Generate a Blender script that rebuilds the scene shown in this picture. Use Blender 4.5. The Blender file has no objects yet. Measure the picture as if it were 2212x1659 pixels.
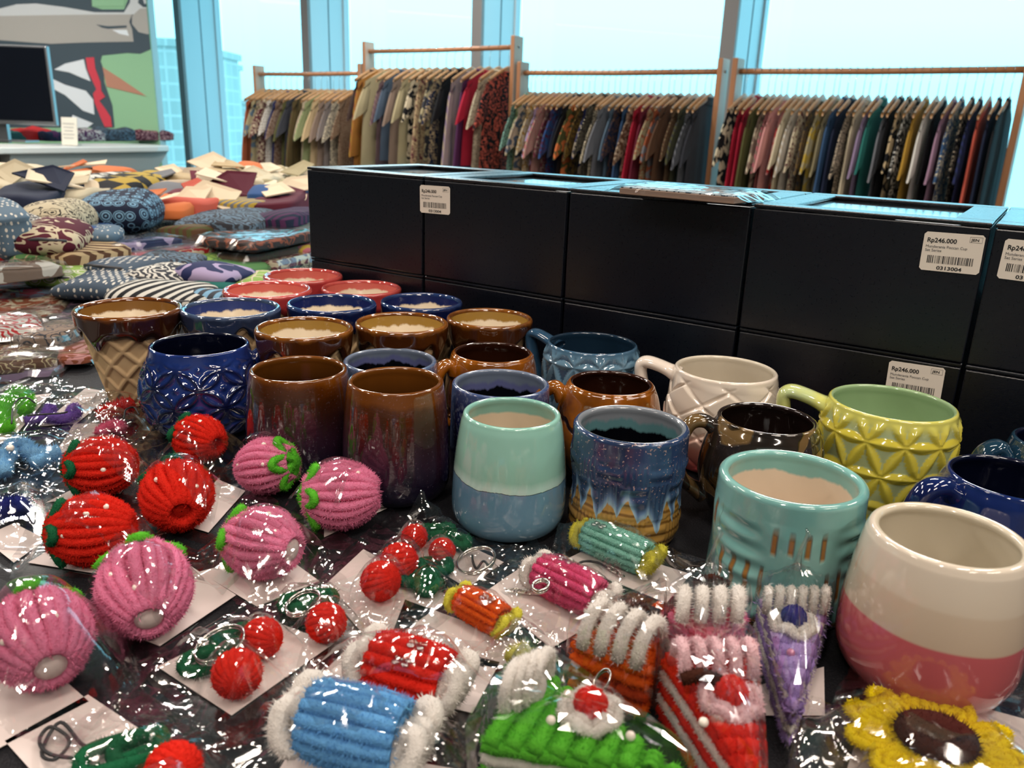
import bpy, math, random
import numpy as np
from mathutils import Vector, Matrix, noise as mnoise

R = math.radians
rnd = random.Random(7)
nrs = np.random.RandomState(11)
scn = bpy.context.scene
col = scn.collection

# ------------------------------------------------------------------ camera
F_PX, PITCH, ROLL, CZ = 1750.0, R(17.7), R(2.2), 1.04
_f = np.array([0, math.cos(PITCH), -math.sin(PITCH)])
_u0 = np.array([0, math.sin(PITCH), math.cos(PITCH)])
_r0 = np.array([1.0, 0, 0])
_r = _r0*math.cos(ROLL) + _u0*math.sin(ROLL)
_u = _u0*math.cos(ROLL) - _r0*math.sin(ROLL)
CAM = np.array([0, 0, CZ])
cam_data = bpy.data.cameras.new('camera')
cam = bpy.data.objects.new('camera', cam_data)
col.objects.link(cam)
cam.matrix_world = Matrix(((_r[0], _u[0], -_f[0], 0), (_r[1], _u[1], -_f[1], 0), (_r[2], _u[2], -_f[2], CZ), (0, 0, 0, 1)))
cam_data.sensor_width = 36.0
cam_data.lens = F_PX*36.0/2212
cam_data.clip_start = 0.02
cam_data.clip_end = 500
cam_data.dof.use_dof = True
cam_data.dof.focus_distance = 0.66
cam_data.dof.aperture_fstop = 13.0
scn.camera = cam

# ------------------------------------------------------------------ world, light, exposure
scn.view_settings.view_transform = 'Standard'
scn.view_settings.look = 'None'
scn.view_settings.gamma = 1.0
scn.view_settings.use_curve_mapping = False
scn.view_settings.exposure = 0.0
world = bpy.data.worlds.new('world')
scn.world = world
world.use_nodes = True
wn = world.node_tree
wn.nodes.clear()
_wo = wn.nodes.new('ShaderNodeOutputWorld')
_bg = wn.nodes.new('ShaderNodeBackground')
_tc = wn.nodes.new('ShaderNodeTexCoord')
_sp = wn.nodes.new('ShaderNodeSeparateXYZ')
_rp = wn.nodes.new('ShaderNodeValToRGB')
wn.links.new(_tc.outputs['Generated'], _sp.inputs[0])
wn.links.new(_sp.outputs['Z'], _rp.inputs[0])
_rp.color_ramp.elements[0].position = 0.0
_rp.color_ramp.elements[0].color = (0.24, 0.66, 0.80, 1)
_rp.color_ramp.elements[1].position = 0.12
_rp.color_ramp.elements[1].color = (0.345, 0.80, 0.98, 1)
wn.links.new(_rp.outputs[0], _bg.inputs[0])
_bg.inputs[1].default_value = 3.1
wn.links.new(_bg.outputs[0], _wo.inputs[0])

CEIL = 3.2
LIGHT_SPOTS = [(-3.6, 5.2, 95), (-1.2, 3.9, 62), (0.9, 2.6, 45), (3.0, 1.5, 34), (-2.0, 1.6, 26), (-0.35, 0.75, 15), (0.6, -0.4, 24), (2.2, -0.9, 34),
               (-3.0, -0.6, 34), (-1.0, -1.6, 42), (0.9, -2.6, 46), (-4.6, 2.9, 95), (1.5, 0.9, 16), (-0.9, 6.0, 62), (-5.2, 6.6, 80)]  # last lamp is an added fill that brightens the painted wall
for _x, _y, _e in LIGHT_SPOTS:
    ld = bpy.data.lights.new('ceiling_or_fill_light', 'AREA')
    ld.shape = 'RECTANGLE'
    ld.size = 1.1
    ld.size_y = 0.10
    ld.energy = _e
    ld.color = (1.0, 0.88, 0.76) if _y < 2.55 else (1.0, 0.93, 0.86)  # back lamps less warm, standing in for daylight on the painted wall
    lo = bpy.data.objects.new('ceiling_or_fill_light', ld)
    lo.location = (_x, _y, CEIL-0.03)
    lo.rotation_euler = (0, 0, R(-36) if int(_e) % 2 else R(54))
    col.objects.link(lo)

scn.cycles.transparent_max_bounces = 24
scn.cycles.max_bounces = 8
scn.cycles.diffuse_bounces = 3
scn.cycles.glossy_bounces = 4
scn.cycles.caustics_reflective = False
scn.cycles.caustics_refractive = False
scn.cycles.sample_clamp_indirect = 4.0
scn.cycles.use_denoising = True

# ------------------------------------------------------------------ geometry of the place
def ray(x, y):
    return _f + _r*(x-1106)/F_PX - _u*(y-829.5)/F_PX
def at(x, y, z):
    d = ray(x, y)
    return CAM + d*((z-CZ)/d[2])
def on_plane(x, y, p0, nrm):
    d = ray(x, y)
    t = np.dot(np.array(p0)-CAM, nrm)/np.dot(d, nrm)
    return CAM + d*t
TB = 0.75                      # height of the display table top

# ------------------------------------------------------------------ object helpers
def tag(o, label=None, cat=None, group=None, kind=None):
    if label: o['label'] = label
    if cat: o['category'] = cat
    if group: o['group'] = group
    if kind: o['kind'] = kind
    return o
def empty(name, loc=(0, 0, 0), rz=0.0, label=None, cat=None, group=None):
    o = bpy.data.objects.new(name, None)
    o.location = loc
    o.rotation_euler = (0, 0, rz)
    o.empty_display_size = 0.02
    col.objects.link(o)
    return tag(o, label, cat, group)
class MB:
    """Collects vertices and faces; build() links them as one mesh object."""
    def __init__(s):
        s.v = []; s.f = []; s.m = []; s.n = 0; s.attr = []
    def add(s, v, f, mi=0, attr=None):
        v = np.asarray(v, float).reshape(-1, 3)
        s.v.append(v)
        s.attr.append(np.zeros(len(v)) if attr is None else np.asarray(attr, float).ravel())
        for q in f:
            s.f.append(tuple(int(i)+s.n for i in q))
            s.m.append(mi)
        s.n += len(v)
        return s
    def box(s, c, d, rz=0.0, mi=0, bev=0.0):
        cx, cy, cz = c; hx, hy, hz = d[0]/2, d[1]/2, d[2]/2
        if bev <= 0:
            P = [(-hx, -hy, -hz), (hx, -hy, -hz), (hx, hy, -hz), (-hx, hy, -hz), (-hx, -hy, hz), (hx, -hy, hz), (hx, hy, hz), (-hx, hy, hz)]
            Fc = [(0, 3, 2, 1), (4, 5, 6, 7), (0, 1, 5, 4), (1, 2, 6, 5), (2, 3, 7, 6), (3, 0, 4, 7)]
        else:
            b = bev; P = []; rings = []
            for (ex, ey, z) in ((b, b, -hz), (0, 0, -hz+b), (0, 0, hz-b), (b, b, hz)):
                X, Y = hx-ex, hy-ey
                k = b*0.6
                rings.append(len(P))
                P += [(-X+k, -Y, z), (X-k, -Y, z), (X, -Y+k, z), (X, Y-k, z), (X-k, Y, z), (-X+k, Y, z), (-X, Y-k, z), (-X, -Y+k, z)]
            Fc = [tuple(reversed(range(8))), tuple(range(24, 32))]
            for a in range(3):
                for i in range(8):
                    j = (i+1) % 8
                    Fc.append((a*8+i, a*8+j, a*8+8+j, a*8+8+i))
        ca, sa = math.cos(rz), math.sin(rz)
        P = [(cx+x*ca-y*sa, cy+x*sa+y*ca, cz+z) for x, y, z in P]
        return s.add(P, Fc, mi)
    def tube(s, pts, rad, seg=8, mi=0, closed=False, cap=True, flat=None):
        pts = np.asarray(pts, float); n = len(pts)
        rad = np.full(n, rad) if np.isscalar(rad) else np.asarray(rad, float)
        if closed:
            T = np.roll(pts, -1, 0)-np.roll(pts, 1, 0)
        else:
            T = np.gradient(pts, axis=0)
        T /= np.linalg.norm(T, axis=1)[:, None]+1e-12
        up = np.array([0, 0, 1.0]) if abs(T[0][2]) < 0.9 else np.array([1.0, 0, 0])
        U = np.zeros_like(pts); u = up-T[0]*np.dot(up, T[0]); u /= np.linalg.norm(u)
        for i in range(n):
            u = u-T[i]*np.dot(u, T[i]); u /= np.linalg.norm(u)+1e-12; U[i] = u
        W = np.cross(T, U)
        a = np.arange(seg)*2*math.pi/seg
        sx, sy = (1, 1) if flat is None else flat
        V = pts[:, None, :]+rad[:, None, None]*(np.cos(a)[None, :, None]*sx*U[:, None, :]+np.sin(a)[None, :, None]*sy*W[:, None, :])
        V = V.reshape(-1, 3); Fc = []
        m = n if closed else n-1
        for i in range(m):
            i2 = (i+1) % n
            for j in range(seg):
                j2 = (j+1) % seg
                Fc.append((i*seg+j, i*seg+j2, i2*seg+j2, i2*seg+j))
        if cap and not closed:
            Fc.append(tuple(reversed(range(seg))))
            Fc.append(tuple((n-1)*seg+j for j in range(seg)))
        return s.add(V, Fc, mi)
    def grid(s, V, nu, nv, mi=0, wrapu=False, attr=None, flip=False):
        Fc = []
        for i in range(nu if wrapu else nu-1):
            i2 = (i+1) % nu
            for j in range(nv-1):
                q = (i*nv+j, i2*nv+j, i2*nv+j+1, i*nv+j+1)
                Fc.append(q[::-1] if flip else q)
        return s.add(V, Fc, mi, attr)
    def sphere(s, c, r, su=16, sv=10, mi=0, sc=(1, 1, 1)):
        V = []
        for i in range(su):
            for j in range(sv+1):
                th = math.pi*j/sv; ph = 2*math.pi*i/su
                V.append((c[0]+r*sc[0]*math.sin(th)*math.cos(ph), c[1]+r*sc[1]*math.sin(th)*math.sin(ph), c[2]-r*sc[2]*math.cos(th)))
        return s.grid(V, su, sv+1, mi, True)
    def prism(s, poly, z0, z1, mi=0):
        n = len(poly)
        P = [(x, y, z0) for x, y in poly]+[(x, y, z1) for x, y in poly]
        Fc = [tuple(reversed(range(n))), tuple(range(n, 2*n))]+[(i, (i+1) % n, n+(i+1) % n, n+i) for i in range(n)]
        return s.add(P, Fc, mi)
    def hairs(s, base, direc, length, width, mi=0):
        """thin triangular fibres; base, direc are (n,3)."""
        n = len(base)
        side = np.cross(direc, nrs.normal(size=(n, 3)))
        side /= np.linalg.norm(side, axis=1)[:, None]+1e-12
        w = width*(0.7+0.6*nrs.rand(n))[:, None]
        V = np.stack([base-side*w, base+side*w, base+direc*length[:, None]], 1).reshape(-1, 3)
        idx = np.arange(n*3).reshape(n, 3)
        s.v.append(V); s.attr.append(np.zeros(len(V)))
        s.f += [tuple(q) for q in (idx+s.n).tolist()]
        s.m += [mi]*n
        s.n += n*3
        return s
    def build(s, name, mats, parent=None, smooth=True, use_attr=None):
        me = bpy.data.meshes.new(name)
        V = np.concatenate(s.v) if s.v else np.zeros((0, 3))
        me.from_pydata(V.tolist(), [], s.f)
        if not isinstance(mats, (list, tuple)): mats = [mats]
        for m in mats: me.materials.append(m)
        if len(mats) > 1: me.polygons.foreach_set('material_index', s.m)
        if smooth: me.polygons.foreach_set('use_smooth', [True]*len(me.polygons))
        if use_attr:
            a = me.attributes.new(use_attr, 'FLOAT', 'POINT')
            a.data.foreach_set('value', np.concatenate(s.attr))
        me.update()
        o = bpy.data.objects.new(name, me)
        col.objects.link(o)
        if parent is not None: o.parent = parent
        return o
def add_bevel(o, w, seg=2, ang=40):
    b = o.modifiers.new('bevel', 'BEVEL'); b.width = w; b.segments = seg; b.limit_method = 'ANGLE'; b.angle_limit = R(ang)
    return o
def copy_tree(o, parent=None):
    c = o.copy(); col.objects.link(c)
    if parent is not None: c.parent = parent
    for ch in list(o.children): copy_tree(ch, c)
    return c

# ------------------------------------------------------------------ material helpers
class NT:
    def __init__(s, name, rough=0.5, metal=0.0, spec=0.5):
        s.m = bpy.data.materials.new(name); s.m.use_nodes = True
        s.t = s.m.node_tree; s.b = s.t.nodes['Principled BSDF']
        s.b.inputs['Roughness'].default_value = rough
        s.b.inputs['Metallic'].default_value = metal
        s.b.inputs['Specular IOR Level'].default_value = spec
        s.tc = None
    def node(s, typ, **kw):
        n = s.t.nodes.new(typ)
        for k, v in kw.items(): setattr(n, k, v)
        return n
    def put(s, sock, v):
        if hasattr(v, 'is_output') or isinstance(v, bpy.types.NodeSocket): s.t.links.new(v, sock)
        elif isinstance(v, (tuple, list)) and len(v) == 3 and sock.type == 'RGBA': sock.default_value = (*v, 1)
        else: sock.default_value = v
    def obj(s):
        if s.tc is None: s.tc = s.node('ShaderNodeTexCoord')
        return s.tc.outputs['Object']
    def xyz(s, v=None):
        n = s.node('ShaderNodeSeparateXYZ'); s.put(n.inputs[0], v or s.obj()); return n.outputs
    def comb(s, x, y, z):
        n = s.node('ShaderNodeCombineXYZ')
        for i, q in enumerate((x, y, z)): s.put(n.inputs[i], q)
        return n.outputs[0]
    def mapv(s, sc, v=None, rot=(0, 0, 0)):
        n = s.node('ShaderNodeMapping'); s.put(n.inputs['Vector'], v or s.obj())
        n.inputs['Scale'].default_value = sc; n.inputs['Rotation'].default_value = rot
        return n.outputs[0]
    def noise(s, scale, detail=2.0, v=None, rough=0.5, dist=0.0):
        n = s.node('ShaderNodeTexNoise'); s.put(n.inputs['Vector'], v or s.obj())
        n.inputs['Scale'].default_value = scale; n.inputs['Detail'].default_value = detail
        n.inputs['Roughness'].default_value = rough; n.inputs['Distortion'].default_value = dist
        return n.outputs['Fac']
    def voro(s, scale, v=None, feature='F1', out='Distance', rand=1.0):
        n = s.node('ShaderNodeTexVoronoi'); n.feature = feature; s.put(n.inputs['Vector'], v or s.obj())
        n.inputs['Scale'].default_value = scale; n.inputs['Randomness'].default_value = rand
        return n.outputs[out]
    def wave(s, scale, v=None, dist=0.0, direction='X', dscale=1.0, kind='BANDS'):
        n = s.node('ShaderNodeTexWave'); n.wave_type = kind; s.put(n.inputs['Vector'], v or s.obj())
        if kind == 'BANDS': n.bands_direction = direction
        n.inputs['Scale'].default_value = scale; n.inputs['Distortion'].default_value = dist; n.inputs['Detail Scale'].default_value = dscale
        return n.outputs['Fac']
    def math(s, op, a, b=0.0, c=None, clamp=False):
        n = s.node('ShaderNodeMath', operation=op, use_clamp=clamp)
        s.put(n.inputs[0], a); s.put(n.inputs[1], b)
        if c is not None: s.put(n.inputs[2], c)
        return n.outputs[0]
    def ramp(s, fac, stops, interp='LINEAR'):
        n = s.node('ShaderNodeValToRGB'); cr = n.color_ramp; cr.interpolation = interp
        while len(cr.elements) < len(stops): cr.elements.new(0.5)
        for e, (p, c) in zip(cr.elements, stops):
            e.position = p; e.color = (*c, 1) if len(c) == 3 else c
        s.put(n.inputs[0], fac); return n.outputs[0]
    def rng(s, v, a, b, c=0.0, d=1.0):
        n = s.node('ShaderNodeMapRange'); s.put(n.inputs[0], v)
        for i, q in enumerate((a, b, c, d)): n.inputs[i+1].default_value = q
        return n.outputs[0]
    def mix(s, fac, a, b, blend='MIX'):
        n = s.node('ShaderNodeMix', data_type='RGBA', blend_type=blend)
        s.put(n.inputs[0], fac); s.put(n.inputs[6], a); s.put(n.inputs[7], b)
        return n.outputs[2]
    def color(s, v): s.put(s.b.inputs['Base Color'], v); return s
    def rough(s, v): s.put(s.b.inputs['Roughness'], v); return s
    def bump(s, h, strength=0.5, dist=0.001):
        n = s.node('ShaderNodeBump'); n.inputs['Strength'].default_value = strength; n.inputs['Distance'].default_value = dist
        s.put(n.inputs['Height'], h); s.t.links.new(n.outputs[0], s.b.inputs['Normal']); return s
    def coat(s, w=1.0, r=0.05):
        s.b.inputs['Coat Weight'].default_value = w; s.b.inputs['Coat Roughness'].default_value = r; return s
def plain(name, c, rough=0.5, metal=0.0, spec=0.5, coat=0.0):
    n = NT(name, rough, metal, spec); n.color(c)
    if coat: n.coat(coat)
    return n.m
def srgb(r, g, b):
    def f(c):
        c /= 255.0
        return c/12.92 if c <= 0.04045 else ((c+0.055)/1.055)**2.4
    return (f(r), f(g), f(b))

def film_material(name, refl=0.07, tint=(0.97, 0.97, 0.97), rough=0.06):
    m = bpy.data.materials.new(name); m.use_nodes = True
    t = m.node_tree; t.nodes.clear()
    out = t.nodes.new('ShaderNodeOutputMaterial'); mx = t.nodes.new('ShaderNodeMixShader')
    tr = t.nodes.new('ShaderNodeBsdfTransparent'); tr.inputs[0].default_value = (*tint, 1)
    gl = t.nodes.new('ShaderNodeBsdfGlossy'); gl.inputs['Roughness'].default_value = rough; gl.inputs[0].default_value = (1, 1, 1, 1)
    ge = t.nodes.new('ShaderNodeNewGeometry')
    dp = t.nodes.new('ShaderNodeVectorMath'); dp.operation = 'DOT_PRODUCT'
    t.links.new(ge.outputs['Normal'], dp.inputs[0]); t.links.new(ge.outputs['Incoming'], dp.inputs[1])
    ab = t.nodes.new('ShaderNodeMath'); ab.operation = 'ABSOLUTE'; t.links.new(dp.outputs['Value'], ab.inputs[0])
    iv = t.nodes.new('ShaderNodeMath'); iv.operation = 'SUBTRACT'; iv.inputs[0].default_value = 1.0; t.links.new(ab.outputs[0], iv.inputs[1])
    pw = t.nodes.new('ShaderNodeMath'); pw.operation = 'POWER'; pw.inputs[1].default_value = 4.5; t.links.new(iv.outputs[0], pw.inputs[0])
    ma = t.nodes.new('ShaderNodeMath'); ma.operation = 'MULTIPLY_ADD'; ma.use_clamp = True
    ma.inputs[1].default_value = 0.75; ma.inputs[2].default_value = refl; t.links.new(pw.outputs[0], ma.inputs[0])
    t.links.new(ma.outputs[0], mx.inputs[0]); t.links.new(tr.outputs[0], mx.inputs[1]); t.links.new(gl.outputs[0], mx.inputs[2])
    t.links.new(mx.outputs[0], out.inputs[0])
    return m
M_FILM = film_material('cellophane', 0.125, (0.965, 0.96, 0.955), 0.07)
M_PANE = film_material('window_glass', 0.04, (0.93, 0.99, 1.0), 0.0)

def wood_mat(name, c1, c2, rough=0.45):
    n = NT(name, rough)
    w = n.noise(6.0, 4.0, n.mapv((1, 1, 0.12)), 0.6, 0.6)
    n.color(n.ramp(w, [(0.3, c1), (0.7, c2)]))
    return n.m

# ================================================================== THE ROOM
RD = np.array([0.80851474, -0.58847592])       # direction of the racks and of the window wall
RN = np.array([0.58847592, 0.80851474])        # outwards, towards the windows
RP = np.array([-2.34, 7.65])
RANG = math.atan2(RD[1], RD[0])
def rackp(s, off=0.0): return RP + RD*s + RN*off
W0 = rackp(-11.0, 1.62); W1 = rackp(10.0, 1.62)
ROOM = [(float(W0[0]), float(W0[1])), (-11.0, -4.0), (float(W1[0]), -4.0), (float(W1[0]), float(W1[1]))]
def struct(o):
    o['kind'] = 'structure'; return o
fl = NT('floor_carpet', 0.9); fl.color(fl.ramp(fl.noise(60, 4), [(0.3, (0.10, 0.095, 0.09)), (0.7, (0.17, 0.16, 0.15))]))
cl = plain('ceiling_paint', (0.26, 0.26, 0.26), 0.9)
wl = plain('wall_paint', (0.16, 0.16, 0.16), 0.85)
struct(MB().prism(ROOM, -0.1, 0.0).build('floor', fl.m, smooth=False))
struct(MB().prism(ROOM, CEIL, CEIL+0.1).build('ceiling', cl, smooth=False))
def wall(name, a, b, z0=0.0, z1=CEIL, th=0.1, m=wl):
    a = np.array(a); b = np.array(b); c = (a+b)/2; L = np.linalg.norm(b-a); ang = math.atan2(b[1]-a[1], b[0]-a[0])
    return struct(MB().box((c[0], c[1], (z0+z1)/2), (L, th, z1-z0), ang, 0).build(name, m, smooth=False))
wall('wall_back', (-11.0, -4.05), (W1[0], -4.05))
wall('wall_right', (W1[0]+0.05, -4.0), (W1[0]+0.05, W1[1]))
wall('wall_left', (-11.05, -4.0), (-11.05, W0[1]))

# window wall: deep mullion fins standing inside the glass
fin_side = NT('mullion_side', 0.35, 0.0); fin_side.color((0.50, 0.62, 0.66))
fin_front = plain('mullion_front', (0.20, 0.19, 0.185), 0.5)
fin_gap = plain('mullion_gasket', (0.10, 0.16, 0.19), 0.6)
FIN_S = [-9.53, -7.3, -5.08, -2.85, -0.62, 1.6, 3.87, 6.12, 8.35]
for i, s in enumerate(FIN_S):
    f = MB()
    q = rackp(s+0.05, 1.0+0.28); f.box((q[0], q[1], CEIL/2), (0.10, 0.50, CEIL), RANG, 0)
    q = rackp(s+0.05, 1.0+0.015); f.box((q[0], q[1], CEIL/2), (0.108, 0.035, CEIL), RANG, 1)
    q = rackp(s+0.05, 1.0+0.27); f.box((q[0], q[1], CEIL/2), (0.106, 0.012, CEIL), RANG, 2)
    q = rackp(s+0.05, 1.0+0.50); f.box((q[0], q[1], CEIL/2), (0.13, 0.07, CEIL), RANG, 0)
    struct(f.build('trim_%d' % (i+1), [fin_side.m, fin_front, fin_gap], smooth=False))
for i in range(len(FIN_S)+1):
    a = -11.0 if i == 0 else FIN_S[i-1]+0.115
    b = FIN_S[i]-0.015 if i < len(FIN_S) else 10.0
    qa, qb = rackp(a, 1.56), rackp(b, 1.56); c = (qa+qb)/2
    struct(MB().box((c[0], c[1], CEIL/2), (b-a, 0.012, CEIL), RANG).build('window_%d' % (i+1), M_PANE, smooth=False))
qa, qb = rackp(-11.0, 1.5), rackp(10.0, 1.5); c = (qa+qb)/2
struct(MB().box((c[0], c[1], 0.05), (21.0, 0.20, 0.10), RANG).build('baseboard_window', fin_side.m, smooth=False))

# hazy office towers outside
bm_ = NT('hazy_glass_facade', 0.6)
_x = bm_.xyz()
bk = bm_.node('ShaderNodeTexBrick')
bk.inputs['Scale'].default_value = 1.0; bk.inputs['Brick Width'].default_value = 1.6; bk.inputs['Row Height'].default_value = 1.1
bk.inputs['Mortar Size'].default_value = 0.09; bk.offset = 0.0
bm_.put(bk.inputs['Vector'], bm_.comb(bm_.math('ADD', _x[0], _x[1]), _x[2], 0.0))
bk.inputs['Color1'].default_value = (0.33, 0.33, 0.31, 1); bk.inputs['Color2'].default_value = (0.37, 0.37, 0.35, 1); bk.inputs['Mortar'].default_value = (0.46, 0.44, 0.42, 1)
bm_.color(bk.outputs['Color'])
def tower(px0, px1, ytop, dist, label, z0=-30.0, depth=14.0):
    d0, d1 = ray(px0, ytop), ray(px1, ytop)
    a = CAM+d0*(dist/d0[1]); b = CAM+d1*(dist/d1[1])
    t = empty('office_tower', ((a[0]+b[0])/2, dist+depth/2, z0), 0.0, label, 'building')
    h = a[2]-z0
    MB().box((0, 0, h/2), (b[0]-a[0], depth, h)).build('tower_shaft', bm_.m, t, False)
    MB().box((0, 0, h+0.25), (b[0]-a[0]+0.5, depth+0.5, 0.5)).build('parapet', bm_.m, t, False)
    return t
tower(300, 372, 97, 62.0, 'tall hazy glass office tower outside, right beside the painted wall')
tower(340, 402, 128, 75.0, 'hazy pale tower outside, partly behind the tall one by the painted wall')
tower(498, 560, 224, 110.0, 'low distant hazy building outside beyond the left clothes rack')
tower(470, 522, 262, 90.0, 'lowest hazy building outside, between two window fins')

# painted wall on the left
MW_Y = 8.8
mA = CAM+ray(322, 60)*(MW_Y/ray(322, 60)[1]); mA2 = CAM+ray(345, 290)*(MW_Y/ray(345, 290)[1])
mx1 = (mA[0]+mA2[0])/2
struct(MB().box(((mx1-10.9)/2, MW_Y+0.08, CEIL/2), (mx1+10.9, 0.14, CEIL)).build('wall_mural', plain('mural_wall_paint', (0.5, 0.5, 0.48), 0.8), smooth=False))
mural = empty('wall_painting', (mx1-1.7, MW_Y, 0.3), 0, 'green, charcoal and grey painted panel of bold flat shapes behind the screen', 'painting')
MUW = 3.4
def mural_shape(poly, name, c, dy):
    P = []
    for zx, zy in poly:
        d = ray(zx/3.16, zy/3.16); p = CAM+d*((MW_Y)/d[1])
        P.append((min(p[0], mx1-0.005)-mural.location[0], p[2]-0.3))
    n = len(P)
    V = [(x, -dy, z) for x, z in P]+[(x, 0.0, z) for x, z in P]
    m = MB().add(V, [tuple(range(n))]+[(i, (i+1) % n, n+(i+1) % n, n+i) for i in range(n)])
    o = m.build(name, plain('paint_'+name, c, 0.75), mural, False)
    return o
MB().box((0.0, -0.004, 1.4), (MUW, 0.006, 2.8)).build('panel', plain('paint_green', srgb(142, 190, 150), 0.8), mural, False)
dark, grey, lite, white = srgb(62, 78, 88), srgb(168, 166, 160), srgb(200, 205, 206), srgb(222, 230, 235)
mural_shape([(-300, -60), (625, -60), (630, 45), (700, 65), (850, 65), (880, -10), (900, -60), (1030, -60), (1100, 200), (1100, 340), (960, 368), (870, 362), (700, 380), (690, 420), (712, 480), (715, 560), (770, 720), (785, 870), (-300, 870)], 'charcoal_field', dark, 0.010)
mural_shape([(-300, 60), (0, 60), (120, 30), (250, 25), (450, 50), (650, 85), (850, 85), (890, 20), (900, -60), (960, -60), (945, 20), (980, 50), (1005, 50), (1100, 60), (1100, 100), (905, 100), (700, 100), (300, 105), (0, 115), (-300, 115)], 'light_band', lite, 0.012)
mural_shape([(-300, 115), (300, 105), (700, 100), (905, 100), (885, 150), (905, 200), (915, 285), (600, 290), (350, 300), (0, 275), (-300, 270)], 'grey_shape', grey, 0.0125)
mural_shape([(905, 110), (960, 60), (1100, 60), (1100, 235), (1010, 235), (950, 220), (905, 165)], 'grey_round', grey, 0.0135)
mural_shape([(660, 168), (740, 180), (870, 175), (868, 190), (740, 198), (700, 190)], 'dark_stroke', dark, 0.014)
mural_shape([(770, 205), (870, 205), (885, 246), (820, 232)], 'pale_wedge', white, 0.014)
mural_shape([(375, 475), (450, 435), (575, 405), (590, 470), (622, 555), (560, 530), (480, 495)], 'white_leaf_shape', white, 0.014)
mural_shape([(365, 540), (450, 580), (590, 620), (640, 680), (648, 782), (570, 755), (450, 650), (375, 610)], 'white_leaf_shape', white, 0.014)
mural_shape([(500, 785), (560, 810), (640, 842), (600, 872), (480, 872)], 'white_leaf_shape', white, 0.014)
mural_shape([(590, 395), (645, 392), (655, 470), (690, 560), (695, 620), (722, 660), (682, 690), (722, 742), (760, 800), (768, 866), (720, 866), (690, 800), (650, 700), (640, 640), (662, 610), (630, 540), (603, 480)], 'red_ribbon_shape', srgb(205, 62, 78), 0.0145)
mural_shape([(703, 458), (830, 540), (1002, 657), (870, 625), (732, 592)], 'terracotta_wedge', srgb(180, 130, 108), 0.013)
mural_shape([(625, -60), (868, -60), (850, 44), (640, 46)], 'green_patch', srgb(142, 190, 150), 0.012)
mural_shape([(940, -60), (1100, -60), (1100, 45), (985, 45), (955, 30)], 'dark_hook', dark, 0.013)
mural_shape([(965, -60), (1100, -60), (1100, 28), (990, 28)], 'grey_hook', lite, 0.014)

# ------------------------------------------------------------------ curved desk with the screen
dk_white = plain('desk_laminate', (0.62, 0.63, 0.60), 0.35, coat=0.3)
dk_grey = plain('desk_body_grey', (0.34, 0.37, 0.36), 0.5)
dk_black = plain('desk_underside_black', (0.012, 0.012, 0.014), 0.6)
dL, dR = at(0, 318, 0.75), at(388, 315, 0.75)
dd = (dR-dL)[:2]; dl = np.linalg.norm(dd); dd /= dl; dn = np.array([-dd[1], dd[0]]); dang = math.atan2(dd[1], dd[0])
# keep the desk well clear of the painted wall: near edge runs dL -> dR
DW = 0.6
desk = empty('curved_desk', (dR[0], dR[1], 0), dang, 'long white desk with a rounded tapering end below the painted wall', 'desk')
top = [(-4.2, 0.0), (-0.25, 0.0), (-0.1, 0.03), (-0.02, 0.12), (0, 0.25), (-0.03, 0.42), (-0.15, 0.55), (-0.3, DW), (-4.2, DW)]
add_bevel(MB().prism(top, 0.70, 0.748).build('desk_top', dk_white, desk, False), 0.008)
v = []
for k, (ins, z) in enumerate(((0.06, 0.70), (0.16, 0.55), (0.30, 0.38), (0.45, 0.2), (0.5, 0.0))):
    v.append([(-1.6, 0.02+ins*0.3, z), (-0.02-ins*1.1, 0.04+ins*0.3, z), (-0.02-ins*1.1, 0.52, z), (-1.6, 0.54, z)])
V = np.array(v).reshape(-1, 3); Fc = []
for a in range(4):
    for b in range(4):
        Fc.append((a*4+b, a*4+(b+1) % 4, a*4+4+(b+1) % 4, a*4+4+b))
Fc += [(0, 3, 2, 1), (16, 17, 18, 19)]
MB().add(V, Fc).build('desk_pedestal', dk_grey, desk, False)
MB().box((-2.9, 0.35, 0.35), (2.58, 0.4, 0.69)).build('desk_panel', dk_black, desk, False)  # near-black block filling the underside of the desk

# screen
tvb = plain('screen_bezel_silver', (0.25, 0.26, 0.27), 0.3, 0.8)
tvs = plain('screen_glass', (0.004, 0.005, 0.008), 0.12, 0, 0.5)
tvy = dR[1]-0.6
a, b = CAM+ray(-150, 200)*(6.9/ray(-150, 200)[1]), CAM+ray(116, 200)*(6.9/ray(116, 200)[1])
zt_ = (CAM+ray(60, 98)*(6.9/ray(60, 98)[1]))[2]; zb_ = (CAM+ray(60, 270)*(6.9/ray(60, 270)[1]))[2]
tv = empty('television', ((a[0]+b[0])/2, 6.9, 0.76), 0, 'flat black television screen with silver frame standing on the long desk', 'television')
w_, h_ = b[0]-a[0], zt_-zb_; zc = (zt_+zb_)/2-0.76
add_bevel(MB().box((0, 0, zc), (w_, 0.05, h_)).build('frame', tvb, tv, False), 0.008)
MB().box((0, -0.027, zc+0.008), (w_-0.035, 0.006, h_-0.05)).build('screen', tvs, tv, False)
MB().box((0, 0.05, (zb_-0.76)/2), (0.12, 0.04, zb_-0.76+0.02)).box((0, 0.04, 0.008), (0.5, 0.2, 0.014)).build('stand', tvb, tv, False)

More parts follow.
